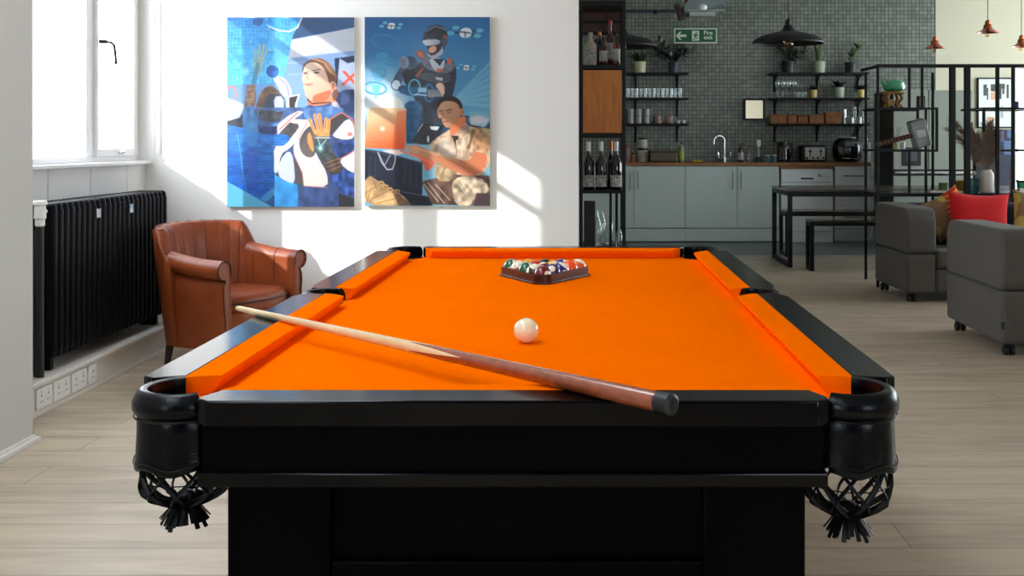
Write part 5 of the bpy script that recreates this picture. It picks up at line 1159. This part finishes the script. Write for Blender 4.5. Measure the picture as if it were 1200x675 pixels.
for P_ in ([(-.006, .022), (.016, .018), (.006, -.012), (-.010, -.008)], [(-.006, .022), (-.028, .008), (-.024, .000), (-.006, .010)], [(.012, .018), (.030, .004), (.026, -.004), (.008, .006)], [(-.010, -.008), (.004, -.010), (.022, -.030), (.012, -.034)], [(-.010, -.008), (.000, -.012), (-.014, -.034), (-.032, -.034), (-.032, -.042), (-.008, -.044)]): m.prism(P_, -.012, -.0105, 'y')
m.build('running_figure', G, pg)
tc_ = bpy.data.curves.new('lettering', 'FONT'); tc_.body = 'Fire\nexit'; tc_.size = .064; tc_.space_line = .78; tc_.extrude = .001; tc_.offset = .0012; tc_.materials.append(Wt)
_to = bpy.data.objects.new('tmp_text', tc_); COL.objects.link(_to); bpy.context.view_layer.update(); _me = bpy.data.meshes.new_from_object(_to); bpy.data.objects.remove(_to); to_ = bpy.data.objects.new('lettering', _me); COL.objects.link(to_); to_.parent = sg; to_.location = (.088, -.0095, .012); to_.rotation_euler = (PI/2, 0, 0)
MB().cyl((-.05, 0, H_), (-.05, 0, 3.1-(1.17+(165-42)*YE/F)), .002, 6).build('hanging_wire', M['steel'], sg)
# ceiling services: pipe and grey service unit
pp = thing('ceiling_pipe', 'dark blue horizontal pipe running above the left kitchen shelves', 'pipe', (X(757, 11.8), 11.8, 2.6)); z = 1.17+(165-13)*11.8/F
MB().cyl((-.6, 11.8, z), (X(791, 11.8), 11.8, z), .022, 14).build('pipe', mat('painted_pipe', (58, 74, 82), .4), pp)
m = MB(); [m.cyl((x, 11.8, z), (x, 11.8, 3.1), .004, 6) for x in (.1, .73)]; m.cyl((.83, 11.8, z-.03), (.83, 11.8, z+.01), .03, 12); m.build('hanger', M['black'], pp)
un = thing('ceiling_unit', 'grey ceiling service unit with white tray hanging above the fire exit sign', 'ceiling unit', (X(822, 11.3), 11.3, 2.55)); yy = 11.3
def XU(u): return (u-U0)*yy/F
def ZU(v): return 1.17+(165-v)*yy/F
m = MB(); m.prism([(XU(800), ZU(18)), (XU(822), ZU(15)), (XU(850), ZU(4)), (XU(858), ZU(-6)), (XU(812), ZU(-6)), (XU(800), ZU(8))], yy-.15, yy+.25, 'y', bev=.006); m.build('duct', mat('galvanised_duct', (120, 132, 134), .4, metal=.4), un)
m = MB(); m.box(XU(806), XU(836), yy-.18, yy+.1, ZU(21), ZU(16), .004); m.box(XU(804), XU(847), yy-.16, yy-.14, ZU(14.5), ZU(13.5)); m.build('tray', mat('unit_pale_grey', (168, 174, 172), .5), un)
m = MB(); m.prism([(XU(791), ZU(6)), (XU(795), ZU(6)), (XU(803), ZU(22)), (XU(796), ZU(24))], yy-.1, yy+.1, 'y'); m.build('side_bracket', mat('rust_brown_bracket', (70, 52, 48), .6), un)
m = MB(); m.lathe([(.05, ZU(14)), (.062, ZU(12)), (.062, ZU(9)), (.04, ZU(7))], XU(821), yy-.12, 18); m.build('round_lamp', M['plastic'], un)
m = MB(); m.cyl((XU(804), yy, ZU(12)), (XU(808), yy, 3.1), .02, 10); m.build('red_pipe', mat('red_pipe', (140, 30, 34), .5), un)

# pendants
def pendant(x, y, zr, R, label, m_, bulb, group, name='pendant_lamp', small=False, cordm=None):
    t = thing(name, label, 'pendant lamp', (x, y, zr), group=group)
    if not small:
        prof = [(R, zr-.012), (R+.004, zr), (R*.97, zr+.02), (R*.78, zr+.055), (R*.45, zr+.082), (R*.20, zr+.100), (R*.15, zr+.125), (R*.12, zr+.150), (R*.08, zr+.155), (R*.08, zr+.19), (R*.05, zr+.20), (.006, zr+.215)]
        inner = [(R*.04, zr+.09), (R*.42, zr+.070), (R*.75, zr+.045), (R*.95, zr+.010), (R-.006, zr-.010)]
    else:
        prof = [(R, zr), (R+.001, zr+.004), (R*.62, zr+.022), (R*.40, zr+.040), (R*.34, zr+.075), (R*.24, zr+.082), (R*.24, zr+.105), (R*.14, zr+.115), (.005, zr+.125)]
        inner = [(R*.1, zr+.035), (R*.55, zr+.018), (R-.004, zr+.001)]
    m = MB(); m.lathe(prof, x, y, 36, cap=False); m.lathe(inner, x, y, 36, cap=False); m.build('lamp_shade', m_, t)
    MB().cyl((x, y, prof[-1][1]-.005), (x, y, 3.099), .0035, 6).build('cord', M['matblack'], t)
    rb = .045 if not small else .028
    m = MB(); m.sph((x, y, zr+(-.005 if not small else -.012)), rb, 16, (1, 1, 1.1)); m.build('bulb', bulb, t)
    return t
BULB = glassmat('amber_bulb_glass', (.95, .8, .6), 1.5, .02, .08)
pendant(1.82, 9.3, 2.035, .31, 'wide black dish pendant lamp in front of the tiled wall', M['matblack'], BULB, 'black pendants')
pendant(.36, 9.3, 2.005, .31, 'wide black dish pendant lamp half hidden behind the bottle shelf unit', M['matblack'], BULB, 'black pendants')
pendant(X(1095.5, 10.6), 10.6, 1.17+(165-56.5)*10.6/F, .098, 'left copper pendant lamp of the three, in front of the tile edge', M['copper'], BULB, 'copper pendants', small=True)
pendant(X(1157.5, 9.8), 9.8, 1.17+(165-38.5)*9.8/F, .102, 'middle copper pendant lamp of the three, hanging highest', M['copper'], BULB, 'copper pendants', small=True)
pendant(X(1197, 10.6), 10.6, 1.17+(165-55)*10.6/F, .098, 'right copper pendant lamp of the three, at the right edge', M['copper'], BULB, 'copper pendants', small=True)

# fridge, framed print, bin
fg = thing('fridge', 'wide grey steel two-door fridge behind the metal divider', 'fridge', (3.79, 11.8, 0))
B(3.365, 4.222, 11.44, 12.15, .02, 1.715, .004).build('fridge_body', M['matblack'], fg)
for a, b in ((3.367, 3.738), (3.746, 4.22)): B(a, b, 11.40, 11.438, .86, 1.715, .006).build('door', M['steel'], fg)
B(3.367, 4.22, 11.40, 11.438, .03, .795, .006).build('freezer_drawer', M['steel'], fg); B(3.375, 4.212, 11.37, 11.42, .812, .842, .008).build('handle_rail', M['chrome'], fg)
dp = B(3.455, 3.66, 11.392, 11.402, .90, 1.10, .003).build('water_dispenser', M['matblack'], fg); B(3.50, 3.615, 11.386, 11.393, .95, 1.06, .003).build('dispenser_recess', mat('dispenser_grey', (70, 78, 78), .4), dp)
# framed print on the cream wall
fp = thing('framed_print', 'black-framed pale print on the cream wall above the pampas vase', 'picture', (5.0, 12.8, 1.33)); ys = 12.77
xa, xb, za, zb = (1145.5-U0)*ys/F, (1189-U0)*ys/F, 1.17-(150-165)*ys/F, 1.17-(91-165)*ys/F
m = MB()
for b in ((xa, xb, za, za+.016), (xa, xb, zb-.016, zb), (xa, xa+.016, za, zb), (xb-.016, xb, za, zb)): m.box(b[0], b[1], 12.765, 12.798, b[2], b[3], .002)
m.build('frame', M['black'], fp); B(xa+.014, xb-.014, 12.782, 12.795, za+.014, zb-.014).build('print_paper', mat('print_paper', (226, 234, 226), .5), fp)
def fx(u): return (u-U0)*ys/F
def fz(v): return 1.17-(v-165)*ys/F
m = MB(); [m.box(fx(a), fx(b), 12.7795, 12.7815, fz(d_), fz(c_)) for a, b, c_, d_ in ((1153, 1157, 99, 112), (1157, 1158.5, 103, 117), (1161.5, 1168, 98.5, 107), (1170, 1178, 98, 104), (1171, 1174, 104, 116), (1180, 1182.5, 99, 115), (1175, 1177.5, 104, 110))]; m.build('dark_shapes', mat('print_grey', (92, 98, 94), .7, var=.5, vscale=30), fp)
m = MB(); m.box(fx(1161.5), fx(1168), 12.7798, 12.7815, fz(117), fz(108)); m.box(fx(1157), fx(1165), 12.7798, 12.7815, fz(147), fz(137)); m.build('peach_shapes', mat('print_peach', (222, 178, 140), .7), fp)
m = MB(); m.box(fx(1173), fx(1176), 12.7798, 12.7815, fz(138), fz(124)); m.build('green_shape', mat('print_green', (160, 190, 180), .7), fp)
nb = thing('navy_cupboard', 'tall navy upright cupboard with pale blue patches below the framed print', 'cupboard', (5.0, 12.5, 0)); ys2 = 12.4
def nx(u): return (u-U0)*ys2/F
def nz(v): return 1.17-(v-165)*ys2/F
B(nx(1169), nx(1185.5), ys2, 12.78, 0, nz(152), .005).build('cupboard_body', mat('navy_paint', (20, 30, 56), .5), nb)
m = MB(); m.box(nx(1176), nx(1184.5), ys2-.006, ys2, nz(181), nz(165), .001); m.box(nx(1172), nx(1176), ys2-.006, ys2, nz(166), nz(153), .001); m.box(nx(1180), nx(1184.5), ys2-.006, ys2, nz(162), nz(153), .001); m.build('pale_patches', mat('pale_blue', (74, 100, 140), .5), nb)
dk = thing('black_cabinet', 'low matt black cabinet standing behind the pampas vase', 'cabinet', (4.7, 12.5, 0)); B(nx(1141), nx(1167), 12.35, 12.78, 0, nz(186), .005).build('cabinet_body', M['matblack'], dk)
for a, b in ((1141.5, 1153.8), (1154.2, 1166.5)): B(nx(a), nx(b), 12.335, 12.349, .05, nz(187.5), .002).build('door', M['matblack'], dk)

# ================================================================ dining table and benches
def loopleg(t, x, y0, y1, z1, w_=.035):
    m = MB()
    m.box(x, x+w_, y0, y0+w_, 0, z1, .002); m.box(x, x+w_, y1-w_, y1, 0, z1, .002); m.box(x, x+w_, y0+w_, y1-w_, 0, w_, .002); m.box(x, x+w_, y0+w_, y1-w_, z1-w_, z1, .002); m.build('leg_frame', M['black'], t)
tb = thing('dining_table', 'long dark wood dining table on black metal loop legs', 'table', (2.9, 10.16, 0)); tx0, tx1 = 1.905, 4.3
for x in (tx0+.003, tx1-.04): loopleg(tb, x, 9.75, 10.58, .70, .04)
B(tx0, tx1, 9.74, 10.59, .70, .722, .003).build('tabletop', M['tablewood'], tb)
m = MB(); m.box(tx0+.043, tx1-.04, 9.75, 9.79, .655, .70, .002); m.box(tx0+.043, tx1-.04, 10.54, 10.58, .655, .70, .002); m.build('apron', M['black'], tb)
def bench(x0, x1, y0, y1, z1, label):
    t = thing('bench', label, 'bench', ((x0+x1)/2, (y0+y1)/2, 0), group='benches at the dining table')
    for x in (x0+.002, x1-.037): loopleg(t, x, y0+.005, y1-.005, z1-.02)
    B(x0, x1, y0, y1, z1-.02, z1, .003).build('seat', M['tablewood'], t); m = MB(); m.box(x0+.037, x1-.037, y0+.005, y0+.03, z1-.05, z1-.02); m.box(x0+.037, x1-.037, y1-.03, y1-.005, z1-.05, z1-.02); m.build('side_rail', M['black'], t)
bench(2.055, 4.2, 9.49, 9.70, .455, 'bench on the near side of the dining table') 
bench(2.06, 4.2, 10.66, 11.02, .46, 'bench on the far side of the dining table')

# ================================================================ metal room divider
Ya, Yb = 8.45, 8.95
def XF(u): return (u-U0)*Ya/F
dv = thing('room_divider', 'open black metal room divider with offset box shelves behind the sofas', 'room divider', (3.4, 8.7, 0))
def bar(x0, x1, y0, y1, z0, z1, nm='bar'): B(x0, x1, y0, y1, z0, z1, .0015).build(nm, M['black'], dv)
xL, xR = 2.372, 4.6; ZT = 1.765; b_ = .02; zt1, zt2, zt3 = 1.437, 1.10, .752
for x in (xL, XF(1066), xR-.02): bar(x-b_/2, x+b_/2, Ya, Ya+b_, zt1 if x == XF(1066) else 0, ZT, 'post')
for x, w_ in ((XF(1117), .042), (XF(1134.5), .042), (XF(1169.5), .026), (XF(1188), .024)): bar(x-w_/2, x+w_/2, Ya, Ya+w_, 0, ZT, 'post')
for x in (2.405, XF(1117), xR-.02): bar(x-b_/2, x+b_/2, Yb-b_, Yb, 0, ZT-.02, 'post')
bar(XF(1081)-b_/2, XF(1081)+b_/2, Ya, Ya+b_, zt1, ZT, 'post'); bar(2.903, 2.923, Yb-b_, Yb, 0, zt1, 'post')
bar(xL-b_/2, xR, Ya, Ya+.03, ZT-.01, ZT+.018, 'top_rail')
for x in (xL, xR-.02): bar(x-b_/2, x+b_/2, Ya+.03, Yb, ZT-.01, ZT+.012, 'top_rail')
def boxshelf(x0, x1, z0, z1, close_left, close_right):
    for z in (z0, z1):
        bar(x0, x1, Ya, Ya+b_, z-.018, z, 'shelf_edge'); bar(x0, x1, Yb-b_, Yb, z-.018, z, 'shelf_edge')
        B(x0+.002, x1-.002, Ya+b_, Yb-b_, z-.010, z, .001).build('shelf_plate', M['black'], dv)
    if close_right: bar(x1-b_, x1, Ya, Ya+b_, z0, z1-.018, 'post'); bar(x1-b_, x1, Yb-b_, Yb, z0, z1-.018, 'post')
    if close_left: bar(x0, x0+b_, Ya, Ya+b_, z0, z1-.018, 'post'); bar(x0, x0+b_, Yb-b_, Yb, z0, z1-.018, 'post')
boxshelf(xL+.01, XF(1099)+.005, zt2, zt1, False, True)
bar(XF(1152), xR-.03, Ya, Ya+b_, zt1-.018, zt1, 'shelf_edge'); bar(XF(1152), xR-.03, Yb-b_, Yb, zt1-.018, zt1, 'shelf_edge'); B(XF(1152)+.002, xR-.032, Ya+b_, Yb-b_, zt1-.010, zt1, .001).build('shelf_plate', M['black'], dv)
bar(3.40, xR-.03, 8.66, 8.66+b_, zt2-.018, zt2, 'shelf_edge'); B(3.402, xR-.032, 8.68, Yb-b_, zt2-.010, zt2, .001).build('shelf_plate', M['black'], dv); bar(XF(1152), XF(1152)+b_, Ya, Ya+b_, 1.24, zt1-.018, 'post')
bar(xL+.01, xR-.03, Ya+.002, Ya+.028, zt3-.028, zt3, 'shelf_edge'); bar(xL+.01, xR-.03, Yb-.028, Yb-.002, zt3-.028, zt3, 'shelf_edge'); B(xL+.012, xR-.032, Ya+.028, Yb-.028, zt3-.012, zt3).build('shelf_plate', M['tablewood'], dv)
bar(XF(1066)-b_/2, XF(1066)+b_/2, Ya, Ya+b_, zt3, zt2-.018, 'post')
YD = 8.68
def XD(u): return (u-U0)*YD/F
# teapot on stool
st = thing('wooden_stand', 'small carved wooden stand holding the green teapot', 'stand', (XD(1046), YD, zt1)); x = XD(1046)
WN = mat('honey_wood', (176, 132, 66), .45, col2=(140, 98, 44), vscale=14)
MB().lathe([(0, zt1+.118), (.098, zt1+.118), (.102, zt1+.124), (.098, zt1+.132), (0, zt1+.132)], x, YD, 28).build('stand_top', WN, st)
for k in range(4):
    a = PI/4+k*PI/2; MB().tube([(x+.06*math.cos(a), YD+.06*math.sin(a), zt1+.118), (x+.085*math.cos(a), YD+.085*math.sin(a), zt1+.08), (x+.05*math.cos(a), YD+.05*math.sin(a), zt1+.04), (x+.08*math.cos(a), YD+.08*math.sin(a), zt1+.006)], .015, 8).build('leg', WN, st)
MB().cyl((x-.03, YD-.07, zt1+.045), (x-.03, YD-.055, zt1+.045), .028, 18).build('disc', WN, st)
tpot = thing('teapot', 'glossy green teapot on the wooden stand', 'teapot', (x, YD, zt1+.132)); z = zt1+.132; GR = mat('green_glaze', (60, 160, 110), .2, coat=.5)
MB().lathe([(0, z+.0005), (.050, z+.001), (.080, z+.022), (.088, z+.050), (.082, z+.078), (.060, z+.097), (.030, z+.103), (.022, z+.108), (0, z+.110)], x+.01, YD, 28).build('pot_body', GR, tpot)
MB().tube([(x-.04, YD-.03, z+.045), (x-.08, YD-.04, z+.065), (x-.105, YD-.045, z+.092)], .026, 10, r2=.012).build('spout', GR, tpot)
MB().tube([(x+.075, YD, z+.075), (x+.10, YD, z+.08), (x+.105, YD, z+.05), (x+.08, YD, z+.03)], .007, 8).build('handle', GR, tpot)
# small photo frame
sf = thing('photo_frame', 'small black photo frame on the divider beside the teapot', 'photo frame', (XD(1079), YD, zt1)); x = XD(1079)
B(x-.034, x+.034, YD-.008, YD+.008, zt1+.0005, zt1+.10, .002).build('frame', M['black'], sf); B(x-.012, x+.026, YD-.010, YD-.007, zt1+.012, zt1+.088).build('photo', mat('small_photo', (190, 196, 200), .4, col2=(90, 94, 100), vscale=60), sf)
# hammer
hm = thing('hammer', 'large grey block-headed hammer with wrapped handle leaning on the divider shelf', 'hammer', (XD(1052), YD, zt2))
ch = math.cos(math.radians(15)); sh = math.sin(math.radians(15))
def HP(a, b, y=0): # a along handle (to head), b along head axis; origin at handle end on the shelf
    ox, oz = XD(1030), zt2+.042; return (ox+a*ch-b*sh*1.0, YD+y, oz+a*sh+b*ch)
MB().tube([HP(0, 0), HP(.30, 0)], .019, 12).build('hammer_handle', mat('handle_leather', (78, 46, 38), .5), hm)
m = MB()
for k in range(9): a = .015+k*.03; m.tube([HP(a-.008, -.020, -.006), HP(a+.008, .0, -.0205), HP(a-.008, .020, -.006)], .0028, 5); m.tube([HP(a+.012, -.020, -.004), HP(a-.004, .0, -.020), HP(a+.012, .020, -.004)], .0028, 5)
m.build('cord_wrap', mat('pink_cord', (190, 140, 124), .6), hm); MB().sph(HP(-.006, 0), .023, 12).build('pommel', M['steel'], hm)
HM = Matrix(((ch, 0, -sh, 0), (0, 1, 0, 0), (sh, 0, ch, 0), (0, 0, 0, 1))); o0 = Vector((XD(1030), YD, zt2+.042)); 
MT = Matrix.Translation(o0) @ HM
SG = mat('cast_grey', (160, 168, 164), .42, metal=.2, bump=.4, bscale=30)
hh = MB().box(.275, .405, -.065, .065, -.115, .115, .016, 2, mtx=MT).build('hammer_head', SG, hm)
m = MB(); m.box(.305, .375, -.069, -.064, -.030, .030, .002, 1, mtx=MT); m.box(.322, .358, -.072, -.068, -.013, .013, .002, 1, mtx=MT)
for s_ in (-1, 1): m.box(.28, .40, -.067, -.064, s_*.06-.002, s_*.06+.002, 0, 1, mtx=MT)
m.build('face_plate', mat('polished_plate', (190, 198, 196), .3, metal=.7), hh)
# reed diffuser and little jars
rdif = thing('reed_diffuser', 'small yellow reed diffuser under the hammer handle', 'diffuser', (XD(1049), YD+.12, zt2)); yy = YD+.12; x = (1049.5-U0)*yy/F
MB().lathe([(0, zt2+.0005), (.022, zt2+.001), (.024, zt2+.04), (.012, zt2+.05), (.012, zt2+.06)], x, yy, 16).build('diffuser_jar', mat('yellow_glass', (210, 200, 130), .2), rdif)
m = MB(); [m.tube([(x, yy, zt2+.05), (x+dx, yy, zt2+.185)], .0016, 5) for dx in (-.035, -.018, .03, .048, .01)]; m.build('reeds', M['matblack'], rdif)
o = MB().lathe(glassprof(.020, .021, .06, zt2), (1057.5-U0)*yy/F, yy, 16).build('candle_jar', M['white'], None, base=((1057.5-U0)*yy/F, yy, zt2)); tag(o, 'small white candle jar beside the reed diffuser', 'candle')
# vase with pampas
YV = 8.56
def XV(u): return (u-U0)*YV/F
vs = thing('vase', 'white ceramic vase on the divider holding pampas grass', 'vase', (XV(1156.5), YV, zt3)); x = XV(1156.5)
MB().lathe([(0, zt3+.0005), (.050, zt3+.001), (.054, zt3+.008), (.054, zt3+.14), (.047, zt3+.165), (.036, zt3+.175), (.034, zt3+.185), (.030, zt3+.185), (.032, zt3+.16), (0, zt3+.15)], x, YV, 28).build('vase_body', mat('white_ceramic', (214, 210, 204), .35), vs)
pg_ = MB(); stm = MB(); R = random.Random(11)
plumes = [(-.30, .36), (-.24, .40), (-.17, .33), (-.12, .36), (-.06, .30), (-.03, .38), (.01, .32), (.05, .36), (.08, .28), (.10, .33), (-.20, .27), (.0, .40), (-.09, .24), (-.15, .40), (.03, .40), (-.28, .42)]
for k, (dx, dz) in enumerate(plumes):
    b0 = Vector((x+R.uniform(-.02, .02), YV+R.uniform(-.02, .02), zt3+.16)); tip = b0+Vector((dx, R.uniform(-.03, .05), dz)); mid = b0.lerp(tip, .5)+Vector((dx*-.12, 0, .03))
    C_ = [b0*(1-t)**2+mid*2*t*(1-t)+tip*t*t for t in np.linspace(0, 1, 12)]; stm.tube(C_, .0022, 5)
    ax_ = (tip-mid).normalized()
    for q in range(230):
        t = R.uniform(.18, 1.0); p = b0*(1-t)**2+mid*2*t*(1-t)+tip*t*t; a = R.uniform(0, 2*PI); sp_ = R.uniform(.2, 1.1); o1 = ax_.orthogonal().normalized(); o2 = ax_.cross(o1)
        dd = (ax_+(o1*math.cos(a)+o2*math.sin(a))*sp_).normalized(); L = R.uniform(.045, .10)*(1.15-.5*t); e = p+dd*L+Vector((0, 0, -.006)); wv = dd.cross(Vector((0, 1, 0)))
        wv = (wv.normalized() if wv.length > .01 else Vector((1, 0, 0)))*.0022; pg_.face([p-wv, p+wv, e+wv*.3, e-wv*.3])
pa = thing('pampas_grass', 'bunch of brown dried pampas grass standing in the white vase', 'dried grass', (x, YV, zt3+.16))
PGM = mat('dried_pampas', (148, 128, 110), .9, col2=(112, 96, 82), vscale=30)
pg_.build('plumes', PGM, pa); stm.build('stems', PGM, pa)
tl = thing('glass_bottle', 'teal glass bottle with stopper left of the white vase', 'bottle', (XV(1141.5), YV, zt3)); x = XV(1141.5)
MB().box(x-.034, x+.034, YV-.03, YV+.03, zt3+.0005, zt3+.115, .010, 3).build('bottle_body', M['teal'], tl); MB().lathe([(.014, zt3+.112), (.010, zt3+.125), (.010, zt3+.14)], x, YV, 12).build('neck', M['teal'], tl); MB().sph((x, YV, zt3+.155), .018, 14).build('stopper', mat('pale_stopper', (200, 196, 170), .5), tl)
bw = thing('wooden_bowl', 'mustard brown bowl on the divider left of the teal bottle', 'bowl', (XD(1127), 8.78, zt3)); x = (1127-U0)*8.78/F
MB().lathe([(0, zt3+.0005), (.045, zt3+.001), (.075, zt3+.04), (.090, zt3+.085), (.084, zt3+.088), (.070, zt3+.045), (0, zt3+.015)], x, 8.78, 28).build('bowl_body', mat('ochre_bowl', (150, 120, 44), .4), bw)
cn = MB().lathe(glassprof(.036, .042, .075, zt3), XV(1111), 8.66, 20).build('green_glass', mat('moss_glass', (110, 124, 84), .25), None, base=(XV(1111), 8.66, zt3)); tag(cn, 'mossy green votive glass on the divider shelf', 'votive glass')
mgz = thing('magazine_pile', 'flat pile of white papers on the divider shelf', 'papers', (XD(1106), 8.55, zt3)); MB().box(XV(1088), XV(1128), 8.505, 8.60, zt3+.0005, zt3+.009, .001).build('lower_paper', M['plastic'], mgz); MB().box(XV(1090), XV(1124), 8.508, 8.595, zt3+.009, zt3+.016, .001).build('upper_paper', M['plastic'], mgz)
cd_ = MB().lathe([(0, zt3+.0005), (.016, zt3+.001), (.016, zt3+.22), (.012, zt3+.223), (0, zt3+.223)], XV(1185.5), YV, 18).build('candle', mat('stone_candle', (150, 148, 136), .6), None, base=(XV(1185.5), YV, zt3)); tag(cd_, 'tall stone-coloured pillar candle right of the pampas vase', 'candle')
gb = thing('gift_bag', 'small green and white carton with black lid at the right edge of the divider', 'box', (XV(1198), YV, zt3)); B(XV(1193), XV(1206), YV-.03, YV+.03, zt3+.0005, zt3+.035, .002).build('lower_band', M['plastic'], gb); B(XV(1193.2), XV(1205.8), YV-.029, YV+.029, zt3+.036, zt3+.08, .002).build('green_band', mat('green_card', (30, 130, 80), .5), gb); B(XV(1192.5), XV(1206.5), YV-.032, YV+.032, zt3+.081, zt3+.10, .004).build('lid', M['matblack'], gb)
bm_ = MB().lathe(glassprof(.020, .022, .052, zt1), XV(1193.5), 8.60, 18).build('blue_cup', mat('cobalt_glaze', (50, 58, 120), .3), None, base=(XV(1193.5), 8.60, zt1)); tag(bm_, 'small cobalt blue cup on the upper right divider shelf', 'cup')
